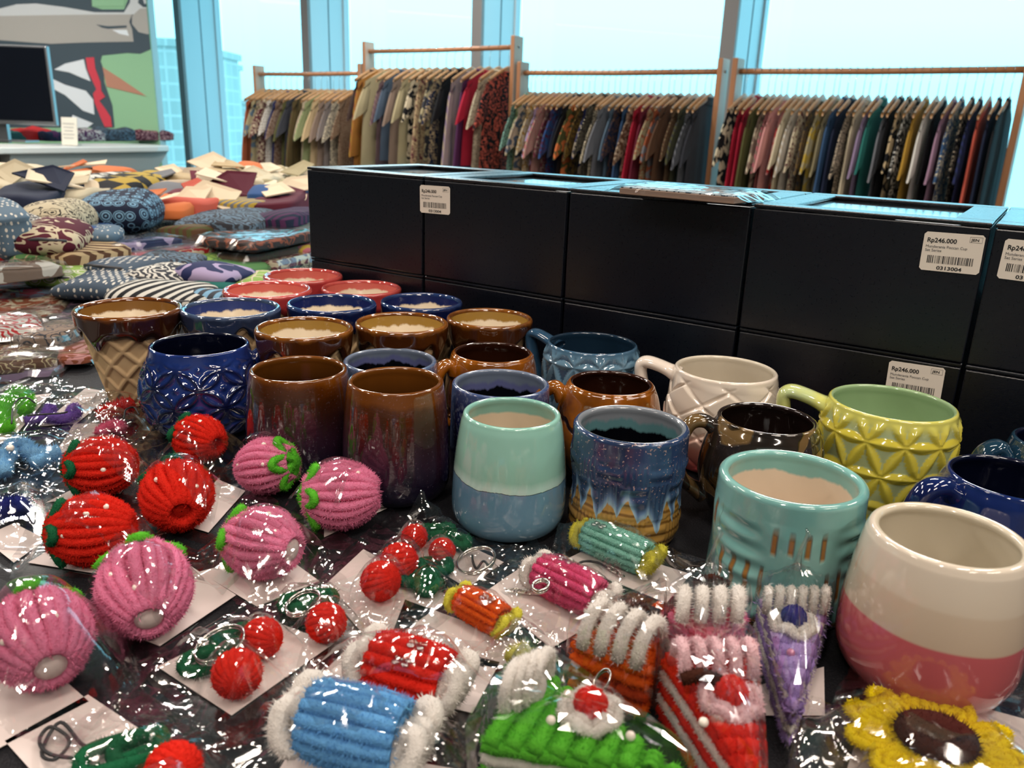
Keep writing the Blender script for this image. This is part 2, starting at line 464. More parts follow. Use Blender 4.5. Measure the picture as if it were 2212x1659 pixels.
# leaning price card next to the screen
pc = at(158, 290, 0.80); pc = CAM+ray(162, 288)*(6.95/ray(162, 288)[1])
card = empty('price_card', (pc[0], 6.85, 0.752), R(-8), 'small cream notice card leaning beside the television', 'card')
o = MB().box((0, 0.0, 0.11), (0.14, 0.006, 0.22)).build('board', plain('cream_card', (0.62, 0.60, 0.52), 0.7), card, False); o.rotation_euler = (R(-8), 0, 0)
m = MB()
for i in range(5): m.box((-0.005, -0.004, 0.17-i*0.028), (0.10-0.012*(i % 3), 0.002, 0.008))
o = m.build('printed_lines', plain('grey_print', (0.35, 0.35, 0.33), 0.7), card, False); o.rotation_euler = (R(-8), 0, 0)
MB().box((0, 0.05, 0.006), (0.08, 0.09, 0.008)).build('foot', plain('cream_card_foot', (0.5, 0.48, 0.42), 0.7), card, False)

# ================================================================== CLOTHES RACKS
wood_warm = wood_mat('rack_wood', (0.30, 0.13, 0.055), (0.42, 0.20, 0.09))
wood_pale = wood_mat('rack_pale_side', (0.36, 0.28, 0.22), (0.48, 0.39, 0.31))
bolt_m = plain('bolt_steel', (0.25, 0.25, 0.25), 0.35, 0.9)
def make_rack(s0, s1, zr, label):
    c = rackp((s0+s1)/2)
    t = empty('clothes_rack', (c[0], c[1], 0), RANG, label, 'clothes rack', 'wooden clothes racks along the windows')
    L = s1-s0
    for sg in (-1, 1):
        m = MB()
        x = sg*(L/2-0.015)
        m.box((x, 0, (zr+0.07)/2), (0.03, 0.105, zr+0.07), 0, 0, 0.003)
        m.box((x, 0, 0.03), (0.04, 0.62, 0.06), 0, 0, 0.004)
        m.build('post', wood_warm, t, False)
        add_bevel(MB().box((x+0.0165, 0, (zr+0.07)/2), (0.003, 0.10, zr+0.066)).build('pale_side', wood_pale, t, False), 0.001)  # thin pale layer on one wide face of the post
        MB().tube([(x+sg*0.014, 0, zr-0.0), (x+0.0245*1, 0, zr-0.0)], 0.008, 10).build('bolt', bolt_m, t)
    MB().tube([(-L/2+0.02, 0, zr), (0, 0, zr-0.004), (L/2-0.02, 0, zr)], 0.0165, 14).build('rail', wood_warm, t)
    MB().box((0, 0, 0.16), (L-0.05, 0.04, 0.03)).build('lower_bar', wood_warm, t, False)
    return t
RACKS = {'A': (-0.03, 1.33, 1.39), 'B': (1.36, 2.84, 1.55), 'C': (2.87, 4.35, 1.385), 'D': (4.41, 5.90, 1.385)}
make_rack(*RACKS['A'], 'low wooden clothes rack at the far left end of the row by the windows')
make_rack(*RACKS['B'], 'tallest wooden clothes rack, its rail raised above the others')
make_rack(*RACKS['C'], 'wooden clothes rack just right of the tallest rack, holding mostly dark and red shirts')
make_rack(*RACKS['D'], 'wooden clothes rack closest on the right, starting with a crimson shirt')

# ---- cloth colours and patterns
NAMED = dict(black=(14, 15, 20), navy=(24, 34, 60), blue=(44, 84, 140), crimson=(170, 24, 52), maroon=(92, 26, 46), plum=(78, 36, 78), olive=(88, 88, 48), khaki=(176, 164, 128),
             sand=(196, 172, 132), cream=(214, 200, 170), beige=(190, 172, 148), taupe=(140, 120, 106), brown=(96, 66, 46), chocolate=(58, 42, 38), rust=(160, 84, 52), orange=(214, 116, 62),
             coral=(206, 94, 76), pink=(214, 150, 146), rose=(196, 110, 120), lilac=(150, 130, 160), mauve=(158, 124, 146), grey=(120, 122, 128), charcoal=(56, 58, 66), slate=(74, 90, 108),
             teal=(40, 116, 108), green=(92, 140, 84), lime=(150, 186, 92), mustard=(190, 160, 62), gold=(176, 136, 50), white=(222, 218, 208), sky=(130, 176, 206), denim=(54, 86, 124), red=(196, 42, 44),
             mint=(150, 200, 180), indigo=(36, 44, 92), wine=(110, 30, 52), steel=(96, 120, 140), lavender=(176, 160, 196))
_cm = {}
def cloth_mat(c1, c2=None, pat='plain', sc=1.0, rough=0.85):
    key = (c1, c2, pat, sc)
    if key in _cm: return _cm[key]
    n = NT('cloth_%s_%s' % (c1, pat), rough, 0, 0.25)
    a = tuple(x*0.68 for x in srgb(*NAMED[c1])); b = tuple(x*0.72 for x in srgb(*NAMED[c2])) if c2 else a
    if pat == 'plain':
        n.color(n.mix(n.math('MULTIPLY', n.noise(14, 3), 0.35), a, tuple(min(1, x*1.5+0.01) for x in a)))
    elif pat == 'floral':
        v = n.noise(30*sc, 1.0, None, 0.4, 1.6)
        n.color(n.ramp(v, [(0.0, a), (0.49, a), (0.51, b), (0.60, b), (0.62, a)], 'CONSTANT'))
    elif pat == 'blotch':
        n.color(n.ramp(n.noise(20*sc, 1.5, None, 0.5, 0.8), [(0.0, a), (0.52, b)], 'CONSTANT'))
    elif pat == 'stripe':
        n.color(n.ramp(n.wave(22*sc, n.mapv((1, 1, 1), rot=(0, 0, 0.5)), 0.6, 'X'), [(0.0, a), (0.5, b)], 'CONSTANT'))
    elif pat == 'ring':
        v = n.voro(44*sc, None, 'F1', 'Distance', 0.2)
        n.color(n.ramp(v, [(0.0, b), (0.12, a), (0.25, b), (0.36, a), (0.44, b), (0.50, a)], 'CONSTANT'))
    elif pat == 'scale':
        v = n.voro(60*sc, n.mapv((1, 0.6, 1)), 'DISTANCE_TO_EDGE', 'Distance', 0.35)
        n.color(n.ramp(v, [(0.0, b), (0.07, a)], 'CONSTANT'))
    elif pat == 'dash':
        v = n.voro(60*sc, n.mapv((2.6, 0.8, 1.6), rot=(0, 0, 0.6)), 'F1', 'Distance', 0.25)
        n.color(n.ramp(v, [(0.0, b), (0.30, a)], 'CONSTANT'))
    elif pat == 'check':
        c = n.node('ShaderNodeTexChecker'); n.put(c.inputs['Vector'], n.mapv((1, 1, 1), rot=(0, 0, 0.4))); c.inputs['Scale'].default_value = 38*sc
        c.inputs['Color1'].default_value = (*a, 1); c.inputs['Color2'].default_value = (*b, 1); n.color(c.outputs['Color'])
    elif pat == 'scroll':
        v = n.wave(16*sc, None, 9.0, 'DIAGONAL', 2.2)
        n.color(n.ramp(v, [(0.0, b), (0.16, a), (0.80, a), (0.86, b)], 'CONSTANT'))
    elif pat == 'paisley':
        v = n.math('ADD', n.voro(46*sc, None, 'F1', 'Distance', 1.0), n.math('MULTIPLY', n.noise(90*sc, 2), 0.5))
        n.color(n.ramp(v, [(0.0, b), (0.40, a), (0.55, b), (0.62, a), (0.78, b), (0.84, a)], 'CONSTANT'))
    n.bump(n.noise(900, 1), 0.25, 0.0005)
    _cm[key] = n.m
    return n.m

# ---- hanger and garment meshes (local x = across the shoulders, y = along the rail, z = down from the rail at 0)
hang_wood = wood_mat('hanger_wood', (0.30, 0.15, 0.055), (0.44, 0.25, 0.11), 0.4)
wire = plain('hook_wire', (0.5, 0.5, 0.5), 0.25, 0.95)
def make_hanger():
    t = empty('clothes_hanger')
    m = MB()
    pts = [(0.004+0.021*math.cos(a)-0.004, 0, 0.0+0.021*math.sin(a)) for a in np.linspace(math.pi*1.05, -0.35*math.pi, 12)]
    pts = [(0.0225*math.cos(a), 0, -0.0005+0.0225*math.sin(a)) for a in np.linspace(math.pi*0.95, -0.42*math.pi, 12)]
    pts += [(0.003, 0, -0.035), (0, 0, -0.05), (0, 0, -0.135)]
    m.tube(pts, 0.0016, 6).build('hook', wire, t)
    m = MB(); P = []; rr = []
    for x in np.linspace(-0.21, 0.21, 21):
        ax = abs(x)/0.21
        P.append((x, 0.006*ax*ax, -0.136-0.085*ax**1.25)); rr.append(0.011-0.004*ax)
    V = []
    seg = 10
    for p, r in zip(P, rr):
        h = 0.024-0.010*abs(p[0])/0.21
        for j in range(seg):
            a = 2*math.pi*j/seg
            V.append((p[0], p[1]+0.0065*math.cos(a), p[2]+h*math.sin(a)))
    Fc = [(i*seg+j, i*seg+(j+1) % seg, (i+1)*seg+(j+1) % seg, (i+1)*seg+j) for i in range(20) for j in range(seg)]
    Fc += [tuple(range(seg)), tuple(reversed([20*seg+j for j in range(seg)]))]
    m.add(V, Fc).build('shoulder_bar', hang_wood, t)
    return t
def shirt_meshes(seed, long_sleeve, collar, length, wide):
    r = np.random.RandomState(seed)
    ph = r.rand(6)*6.28
    th = 0.016*wide
    nu, nv = 25, 16
    def side(sg):
        V = []
        for i in range(nu):
            u = -1+2*i/(nu-1)
            ax = abs(u)
            zt = -0.150-0.085*max(0, ax-0.24)**1.2/0.76**1.2 if ax > 0.24 else -0.150-0.0*ax
            for j in range(nv):
                v = j/(nv-1)
                hw = 0.228*(1+0.22*v+0.02*math.sin(3*v+ph[0]))
                x = u*hw
                z = zt+(-length-zt)*v
                edge = (1-ax**4)**0.5 if ax < 1 else 0
                f = wide*0.5*0.007*math.sin(9*u+ph[1]+1.5*v)*v+wide*0.4*0.006*math.sin(17*u+ph[2]-2*v)*v**0.5+wide*0.5*0.010*math.sin(2.2*u+ph[3])*v
                y = sg*(th*edge*(0.35+0.65*min(1, v*3)))+f
                V.append((x, y, z))
        return V
    m = MB()
    m.grid(side(1), nu, nv); m.grid(side(-1), nu, nv, flip=True)
    body = m
    sl = []
    L = 0.54 if long_sleeve else 0.235
    for sg in (-1, 1):
        m = MB(); P = []; rad = []
        for k in range(9):
            t = k/8
            P.append((sg*(0.196+0.052*math.sin(t*1.4)+0.03*t), 0.004*math.sin(4*t+ph[4]), -0.245-L*t))
            rad.append(0.82+0.38*t)
        V = []
        seg = 14
        for p, q in zip(P, rad):
            for j in range(seg):
                a = 2*math.pi*j/seg
                V.append((p[0]+0.055*q*math.cos(a)*(0.7 if long_sleeve else 1), p[1]+0.014*wide*q*math.sin(a)+0.003*math.sin(5*a+ph[5]), p[2]+0.045*(-sg)*math.cos(a)*(1 if p is P[0] or not long_sleeve else 0.2)))
        m.add(V, [(i*seg+j, i*seg+(j+1) % seg, (i+1)*seg+(j+1) % seg, (i+1)*seg+j) for i in range(8) for j in range(seg)]+[tuple(range(seg))])
        sl.append(m)
    cm = MB()
    seg = 20; V = []
    hts = (-0.172, -0.150, -0.128 if collar else -0.142, -0.140 if collar else -0.146)
    rads = (0.078, 0.066, 0.060, 0.072)
    for z, q in zip(hts, rads):
        for j in range(seg):
            a = 2*math.pi*j/seg
            V.append((q*math.cos(a), 0.016*wide*math.sin(a)*(q/0.066), z-0.006*abs(math.sin(a))))
    cm.add(V, [(i*seg+j, i*seg+(j+1) % seg, (i+1)*seg+(j+1) % seg, (i+1)*seg+j) for i in range(3) for j in range(seg)])
    return body, sl, cm
_sh = {}
def make_shirt(variant, mat):
    """one shirt thing: body, two sleeves, collar; meshes of a variant are shared, the cloth is per object"""
    if variant not in _sh:
        seed, ls, cl_, ln, wd = variant
        b, s2, c = shirt_meshes(seed, ls, cl_, ln, wd)
        out = []
        for nm, mb in (('shirt_body', b), ('sleeve', s2[0]), ('sleeve', s2[1]), ('collar', c)):
            o = mb.build(nm, mat, None)
            out.append((nm, o.data)); bpy.data.objects.remove(o)
        _sh[variant] = out
    t = empty('shirt')
    for nm, me in _sh[variant]:
        o = bpy.data.objects.new(nm, me); col.objects.link(o); o.parent = t
        o.material_slots[0].link = 'OBJECT'; o.material_slots[0].material = mat
    return t
hanger0 = make_hanger(); hanger_used = False
def put_hanger(x, y, z, rz, label, group):
    global hanger_used
    h = hanger0 if not hanger_used else copy_tree(hanger0)
    hanger_used = True
    h.location = (x, y, z); h.rotation_euler = (0, 0, rz)
    tag(h, label, 'hanger', group)
# (first colour, second colour, pattern, long sleeves, collar, description)
G = {
 'A': ('far left', [('rust', None, 'plain', 1, 0, 'dusty terracotta'), ('khaki', 'steel', 'blotch', 0, 1, 'khaki and grey blotched'), ('khaki', 'taupe', 'check', 0, 1, 'checked khaki'),
       ('maroon', 'cream', 'floral', 0, 0, 'maroon and cream floral'), ('white', 'taupe', 'ring', 0, 0, 'white dotted'), ('indigo', None, 'plain', 0, 1, 'deep indigo'), ('taupe', 'brown', 'floral', 0, 0, 'taupe leafy'),
       ('olive', None, 'plain', 0, 1, 'olive'), ('charcoal', None, 'plain', 0, 1, 'charcoal'), ('brown', 'olive', 'stripe', 1, 0, 'brown striped'), ('beige', None, 'plain', 0, 0, 'beige'), ('green', 'khaki', 'stripe', 0, 0, 'green striped'),
       ('sand', None, 'plain', 0, 1, 'sandy tan'), ('taupe', None, 'plain', 0, 1, 'soft taupe'), ('grey', 'taupe', 'stripe', 0, 0, 'grey striped'), ('cream', 'charcoal', 'scroll', 0, 0, 'cream and charcoal swirled'), ('brown', 'cream', 'dash', 0, 1, 'brown dashed')]),
 'B': ('tallest', [('chocolate', None, 'plain', 0, 1, 'chocolate brown'), ('rust', 'gold', 'stripe', 1, 0, 'rust striped'), ('khaki', None, 'plain', 0, 0, 'pale khaki'), ('plum', 'taupe', 'stripe', 0, 0, 'plum striped'), ('slate', None, 'plain', 0, 1, 'slate grey'),
       ('taupe', None, 'plain', 0, 1, 'warm taupe'), ('khaki', 'olive', 'plain', 0, 1, 'light sage khaki'), ('cream', 'black', 'blotch', 0, 1, 'black and cream blotched'), ('sand', 'maroon', 'floral', 1, 0, 'sand and maroon batik'),
       ('charcoal', 'khaki', 'blotch', 0, 1, 'charcoal camouflage'), ('navy', 'sand', 'floral', 0, 1, 'navy and sand floral'), ('black', None, 'plain', 0, 1, 'jet black'), ('lilac', 'beige', 'stripe', 1, 0, 'lilac striped'), ('plum', None, 'plain', 1, 1, 'rich plum'),
       ('crimson', None, 'plain', 0, 0, 'crimson'), ('cream', 'black', 'paisley', 0, 1, 'cream paisley'), ('black', 'coral', 'floral', 0, 0, 'black rose patterned')]),
 'C': ('middle', [('mint', 'charcoal', 'scroll', 0, 1, 'mint and charcoal scrolled'), ('khaki', 'green', 'floral', 0, 0, 'khaki leafy'), ('beige', 'slate', 'blotch', 0, 1, 'beige and slate blotched'), ('cream', 'gold', 'floral', 0, 0, 'cream and gold floral'),
       ('lavender', 'brown', 'blotch', 0, 0, 'lavender blotched'), ('beige', 'rose', 'stripe', 0, 1, 'beige pinstriped'), ('maroon', 'taupe', 'floral', 0, 0, 'maroon floral'), ('blue', 'maroon', 'floral', 0, 1, 'blue trimmed maroon'), ('navy', None, 'plain', 0, 1, 'plain navy'),
       ('black', None, 'plain', 0, 1, 'plain black'), ('olive', 'orange', 'blotch', 0, 0, 'olive and orange blotched'), ('black', 'gold', 'paisley', 0, 1, 'black and gold paisley'), ('indigo', 'beige', 'blotch', 0, 0, 'indigo and beige blotched'), ('black', 'cream', 'dash', 0, 1, 'black dashed'),
       ('cream', 'black', 'scroll', 0, 0, 'cream scrolled'), ('grey', None, 'plain', 0, 1, 'plain grey'), ('steel', None, 'plain', 0, 1, 'steel blue'), ('navy', 'brown', 'floral', 0, 1, 'navy and brown leafy'), ('denim', None, 'plain', 1, 1, 'denim blue'),
       ('brown', 'beige', 'floral', 0, 0, 'brown and beige floral'), ('crimson', None, 'plain', 1, 1, 'bright crimson'), ('wine', None, 'plain', 1, 1, 'wine red'), ('khaki', 'rust', 'floral', 0, 0, 'khaki and rust floral'), ('rust', 'grey', 'blotch', 0, 1, 'rust and grey blotched'),
       ('brown', None, 'plain', 0, 1, 'plain brown'), ('brown', 'khaki', 'dash', 0, 0, 'brown speckled'), ('charcoal', 'olive', 'stripe', 0, 0, 'charcoal striped'), ('grey', 'charcoal', 'stripe', 0, 0, 'grey pinstriped'), ('charcoal', None, 'plain', 0, 1, 'plain charcoal')]),
 'D': ('right-hand', [('black', 'cream', 'blotch', 0, 0, 'black and cream blotched'), ('crimson', None, 'plain', 1, 1, 'crimson'), ('crimson', 'maroon', 'plain', 1, 1, 'deep red'), ('olive', None, 'plain', 1, 1, 'olive green'), ('taupe', 'cream', 'blotch', 0, 1, 'taupe faded'),
       ('rose', 'taupe', 'stripe', 0, 0, 'dusty rose striped'), ('pink', None, 'plain', 0, 0, 'pale pink'), ('pink', 'red', 'blotch', 0, 0, 'pink and red blotched'), ('cream', None, 'plain', 0, 1, 'plain cream'), ('white', 'beige', 'stripe', 0, 0, 'off-white striped'),
       ('cream', 'maroon', 'floral', 0, 1, 'cream and maroon floral'), ('charcoal', 'gold', 'paisley', 0, 0, 'charcoal and gold paisley'), ('khaki', 'mustard', 'blotch', 0, 1, 'khaki and mustard blotched'), ('khaki', None, 'plain', 0, 1, 'plain khaki'), ('denim', None, 'plain', 1, 1, 'denim blue'),
       ('navy', None, 'plain', 1, 1, 'plain navy'), ('black', 'beige', 'scroll', 0, 0, 'black and beige scrolled'), ('cream', 'beige', 'plain', 1, 0, 'ivory'), ('lilac', None, 'plain', 0, 1, 'soft lilac'), ('teal', None, 'plain', 0, 1, 'emerald teal'), ('grey', None, 'plain', 0, 1, 'plain grey'),
       ('black', None, 'plain', 0, 1, 'plain black'), ('sand', 'black', 'blotch', 0, 1, 'sand and black blotched'), ('black', 'white', 'floral', 0, 1, 'black and white floral'), ('gold', None, 'plain', 0, 1, 'mustard gold'), ('white', None, 'plain', 0, 1, 'plain white'),
       ('black', 'grey', 'plain', 0, 1, 'faded black'), ('mauve', None, 'plain', 0, 1, 'mauve'), ('denim', 'cream', 'floral', 0, 1, 'denim and cream floral'), ('black', 'beige', 'floral', 0, 1, 'black leafy'), ('navy', 'indigo', 'stripe', 0, 1, 'navy striped'), ('coral', None, 'plain', 1, 0, 'coral orange'),
       ('navy', 'black', 'plain', 1, 1, 'midnight navy'), ('black', 'navy', 'plain', 1, 1, 'inky black')]),
}
for key in 'ABCD':
    s0, s1, zr = RACKS[key]
    word, items = G[key]
    n = len(items)
    a, b = s0+0.085, s1-0.075
    for i, (c1, c2, pat, ls, cl_, desc) in enumerate(items):
        s = a+(b-a)*i/(n-1)+rnd.uniform(-0.008, 0.008)
        p = rackp(s)
        rz = RANG+math.pi/2+R(rnd.uniform(-1.0, 1.0))
        z = zr+0.0165-0.0215
        nb = items[i+1][5] if i+1 < n else items[i-1][5]
        put_hanger(p[0], p[1], z, rz, 'wooden hanger holding the %s shirt on the %s clothes rack' % (desc, word), 'wooden hangers on the clothes racks')
        wd = 0.55 if n > 25 else 0.95
        t = make_shirt(((3 if key in 'AC' else 8), ls, cl_, rnd.choice((0.80, 0.88)), wd), cloth_mat(c1, c2, pat))
        t.location = (p[0], p[1], z); t.rotation_euler = (0, 0, rz)
        t.scale = (rnd.uniform(0.86, 1.16), 1, rnd.uniform(0.96, 1.06))
        tag(t, '%s shirt on the %s rack beside the %s one' % (desc, word, nb), 'shirt', 'shirts on the %s clothes rack' % word)

# ================================================================== TABLES
tbl_black = NT('black_table_vinyl', 0.6, 0, 0.15)
tbl_black.color(tbl_black.ramp(tbl_black.noise(900, 2), [(0.55, (0.007, 0.007, 0.009)), (0.75, (0.024, 0.024, 0.028))]))
tbl_black.bump(tbl_black.voro(700), 0.5, 0.0006)
rim_black = plain('black_table_rim', (0.010, 0.010, 0.012), 0.28)
tcx, tcy, trx, try_ = -0.10, 0.75, 0.45, 0.63
outl = [(tcx-trx, 0.02)]
for a in np.linspace(math.pi, math.pi/2, 26): outl.append((tcx+trx*math.cos(a), tcy+try_*math.sin(a)))
outl += [(1.6, 1.38), (1.6, 0.02)]
table = empty('display_table', (0, 0, 0), 0, 'black vinyl-topped display table with a rounded corner carrying mugs and boxes', 'table')
MB().prism(outl, TB-0.035, TB).build('tabletop', tbl_black.m, table, False)
m = MB()
ed = [np.array((x, y, TB-0.010)) for x, y in outl]
dense = []
for i in range(len(ed)-1):
    for k in range(4): dense.append(ed[i]+(ed[i+1]-ed[i])*k/4)
dense.append(ed[-1])
dense = np.array(dense)
m.tube(dense, 0.012, 10)
m2 = dense.copy(); m2[:, 2] -= 0.017
m.tube(m2, 0.010, 10)
m.build('edge_piping', rim_black, table)
for x, y in ((-0.4, 0.2), (1.45, 0.2), (1.45, 1.2), (-0.1, 1.2)):
    MB().box((x, y, (TB-0.035)/2), (0.05, 0.05, TB-0.035)).build('leg', rim_black, table, False)

ATZ = 0.70
tbl2m = NT('grey_table_top', 0.4); tbl2m.color((0.05, 0.05, 0.055))
t2 = empty('side_table', (0, 0, 0), 0, 'low dark table behind the display table, buried under batik cloths', 'table')
side_poly = [(-3.4, 0.75), (-0.5, 0.75), (-0.05, 1.45), (-0.05, 2.2), (-0.45, 4.05), (-3.4, 4.05)]
MB().prism(side_poly, ATZ-0.03, ATZ-0.001).build('tabletop', tbl2m.m, t2, False)
for x, y in ((-3.2, 0.9), (-0.6, 0.95), (-0.6, 3.9), (-3.2, 3.9)):
    MB().box((x, y, (ATZ-0.03)/2), (0.06, 0.06, ATZ-0.03)).build('leg', tbl2m.m, t2, False)

# ================================================================== BLACK GIFT BOXES
BD = np.array([0.8414, -0.5404]); BN = np.array([0.5404, 0.8414]); BP = np.array([-0.281, 1.103]); BANG = math.atan2(BD[1], BD[0])
BW, BDEP, BH1, BH2 = 0.1992, 0.228, 0.1080, 0.1190
bx = NT('black_textured_board', 0.34, 0, 0.45)
bx.color((0.002, 0.003, 0.007))
bx.bump(bx.math('ADD', bx.wave(260, bx.mapv((1, 1, 1), rot=(0.5, 0.3, 0)), 5.0, 'Z', 3.0), bx.noise(900, 2)), 0.10, 0.0004)
bx.coat(0.45, 0.28)
bx.rough(bx.rng(bx.noise(300, 2), 0.3, 0.7, 0.26, 0.36))
bx_in = plain('box_inner_lining', (0.004, 0.005, 0.010), 0.5)
cup_m = plain('boxed_cup_white', (0.75, 0.78, 0.78), 0.25)
sticker_m = plain('sticker_paper', srgb(226, 216, 204), 0.5)
ink = plain('sticker_ink', (0.012, 0.012, 0.014), 0.7)
ink_soft = plain('sticker_ink_grey', (0.10, 0.10, 0.11), 0.7)
def text_mesh(body, size, x, y, mat, parent, name, bold=0.0, sx=1.0):
    c = bpy.data.curves.new('t', 'FONT'); c.body = body; c.size = size; c.offset = bold; c.resolution_u = 3; c.extrude = 0.00004
    o = bpy.data.objects.new('t', c); col.objects.link(o)
    dg = bpy.context.evaluated_depsgraph_get()
    me = bpy.data.meshes.new_from_object(o.evaluated_get(dg))
    bpy.data.objects.remove(o)
    for v in me.vertices: v.co.x = v.co.x*sx+x; v.co.y += y
    me.materials.clear(); me.materials.append(mat)
    q = bpy.data.objects.new(name, me); col.objects.link(q); q.parent = parent
    return q
def make_sticker(parent, along, z, tilt=0.0, w=0.0455, h=0.0325, blur=False):
    """price sticker on the front face; parent local axes: x along the row, y into the box, z up"""
    m = MB(); k = 0.002
    P = [(-w/2+k, -h/2), (w/2-k, -h/2), (w/2, -h/2+k), (w/2, h/2-k), (w/2-k, h/2), (-w/2+k, h/2), (-w/2, h/2-k), (-w/2, -h/2+k)]
    m.prism(P, -0.0001, 0.0001)
    st = m.build('price_sticker', sticker_m, parent, False)
    st.rotation_euler = (math.pi/2, tilt, 0)
    st.location = (along, -0.0006, z)
    def child(mb, nm, mt):
        o = mb.build(nm, mt, st, False); o.location = (0, 0, 0.00015); return o
    a = text_mesh('Rp246.000', 0.0052, -w*0.44, h*0.24, ink, st, 'price_text', 0.00012); a.location = (0, 0, 0.0002)
    a = text_mesh('JEN', 0.0030, w*0.285, h*0.335, ink, st, 'shop_code_text', 0.00006, 1.25); a.location = (0, 0, 0.0002)
    a = text_mesh('Munderania Poccan Cup\nSet Series', 0.0032, -w*0.45, h*0.10, ink_soft, st, 'product_text', 0, 1.0); a.location = (0, 0, 0.0002)
    a = text_mesh('0313004', 0.0042, -w*0.21, -h*0.455, ink, st, 'number_text', 0.0001, 1.3); a.location = (0, 0, 0.0002)
    m = MB(); x = -w*0.38; rr = random.Random(5)
    while x < w*0.38:
        bw = rr.choice((0.00022, 0.00045, 0.0007)); m.box((x, -h*0.20, 0), (bw, h*0.20, 0.00006)); x += bw+rr.choice((0.0003, 0.0005, 0.0008))
    child(m, 'barcode', ink)
    m = MB(); X0, X1, Y0, Y1 = w*0.26, w*0.46, h*0.30, h*0.44; tk = 0.00018
    m.box(((X0+X1)/2, Y0, 0), (X1-X0, tk, 0.00006)).box(((X0+X1)/2, Y1, 0), (X1-X0, tk, 0.00006)).box((X0, (Y0+Y1)/2, 0), (tk, Y1-Y0, 0.00006)).box((X1, (Y0+Y1)/2, 0), (tk, Y1-Y0, 0.00006))
    child(m, 'code_border', ink)
    return st
PANE_BOX = film_material('box_window_film', 0.09, (0.9, 0.92, 0.95), 0.05)
def make_box(i, level, label):
    z0 = TB+0.0005 if level == 0 else TB+BH1+0.0012
    H = BH1 if level == 0 else BH2
    jit = rnd.uniform(-0.0012, 0.0012)
    p = BP+BD*(BW*i)+BN*jit
    t = empty('gift_box', (p[0], p[1], z0), BANG+R(rnd.uniform(-0.25, 0.25)), label, 'box', 'black gift boxes stacked in two rows')
    w = BW-0.0035
    # open-topped tray
    b = MB(); wl_ = 0.003
    b.box((w/2, wl_/2, H*0.5-0.0018), (w, wl_, H-0.0045)).box((w/2, BDEP-wl_/2, H*0.5-0.0018), (w, wl_, H-0.0045))
    b.box((wl_/2, BDEP/2, H*0.5-0.0018), (wl_, BDEP-0.0061, H-0.0045)).box((w-wl_/2, BDEP/2, H*0.5-0.0018), (wl_, BDEP-0.0061, H-0.0045))
    b.box((w/2, BDEP/2, 0.0015), (w, BDEP, 0.003))
    add_bevel(b.build('box_body', bx.m, t, False), 0.0012)
    # lid frame with a window
    fw = 0.030; lz = H-0.00175; lt = 0.0035
    l = MB()
    l.box((w/2, fw/2, lz), (w+0.001, fw, lt)).box((w/2, BDEP-fw/2, lz), (w+0.001, fw, lt))
    l.box((fw/2, BDEP/2, lz), (fw, BDEP-2*fw, lt)).box((w-fw/2, BDEP/2, lz), (fw, BDEP-2*fw, lt))
    ld_ = add_bevel(l.build('lid', bx.m, t, False), 0.0013, 3)
    MB().box((w/2, BDEP/2, H-0.0042), (w-2*fw+0.006, BDEP-2*fw+0.006, 0.0003)).build('lid_window', PANE_BOX, t, False)
    if level == 1:
        MB().box((w/2, BDEP/2, H-0.060), (w-0.008, BDEP-0.008, 0.004)).build('tray', bx_in, t, False)
        for k, (cx, cy) in enumerate(((0.32, 0.36), (0.68, 0.60))):
            m = MB(); V = []
            prof = [(0.002, 0), (0.020, 0.001), (0.027, 0.010), (0.030, 0.030), (0.030, 0.042), (0.028, 0.042), (0.027, 0.02), (0.002, 0.008)]
            for a in range(20):
                for r_, z_ in prof: V.append((r_*math.cos(a*math.pi/10), r_*math.sin(a*math.pi/10), z_))
            o = m.grid(V, 20, len(prof), 0, True).build('cup', cup_m, t)
            o.location = (w*cx, BDEP*cy, H-0.057)
            m = MB(); V = []
            V = [(0.045*rr*math.cos(a*math.pi/12), 0.045*rr*math.sin(a*math.pi/12), 0.004+0.003*rr) for a in range(24) for rr in (0.02, 0.5, 1.0)]
            o = m.grid(V, 24, 3, 0, True).build('saucer', cup_m, t); o.location = (w*(1-cx), BDEP*(cy+0.02), H-0.0135)
    return t
ords = ['leftmost', 'second from the left', 'third from the left', 'fourth from the left', 'rightmost']
topb = []; lowb = []
for i in range(5):
    lowb.append(make_box(i, 0, 'black gift box, %s of the lower row behind the mugs' % ords[i]))
for i in range(5):
    topb.append(make_box(i, 1, 'black windowed gift box, %s of the top row' % ords[i]))
BNrm = np.array([BN[0], BN[1], 0.0])
def sticker_at(boxes, i, x, y, tilt):
    b = boxes[i]; p = on_plane(x, y, (BP[0], BP[1], 0.8), BNrm)
    al = (p[:2]-np.array(b.location[:2])) @ BD
    make_sticker(b, float(al), float(p[2]-b.location[2]), tilt)
sticker_at(topb, 1, 940.5, 431.5, R(-1))
sticker_at(topb, 3, 2056, 546, R(-1.0))
sticker_at(topb, 4, 2232, 566, R(1.0))
sticker_at(lowb, 3, 1975, 825, R(-1.5))

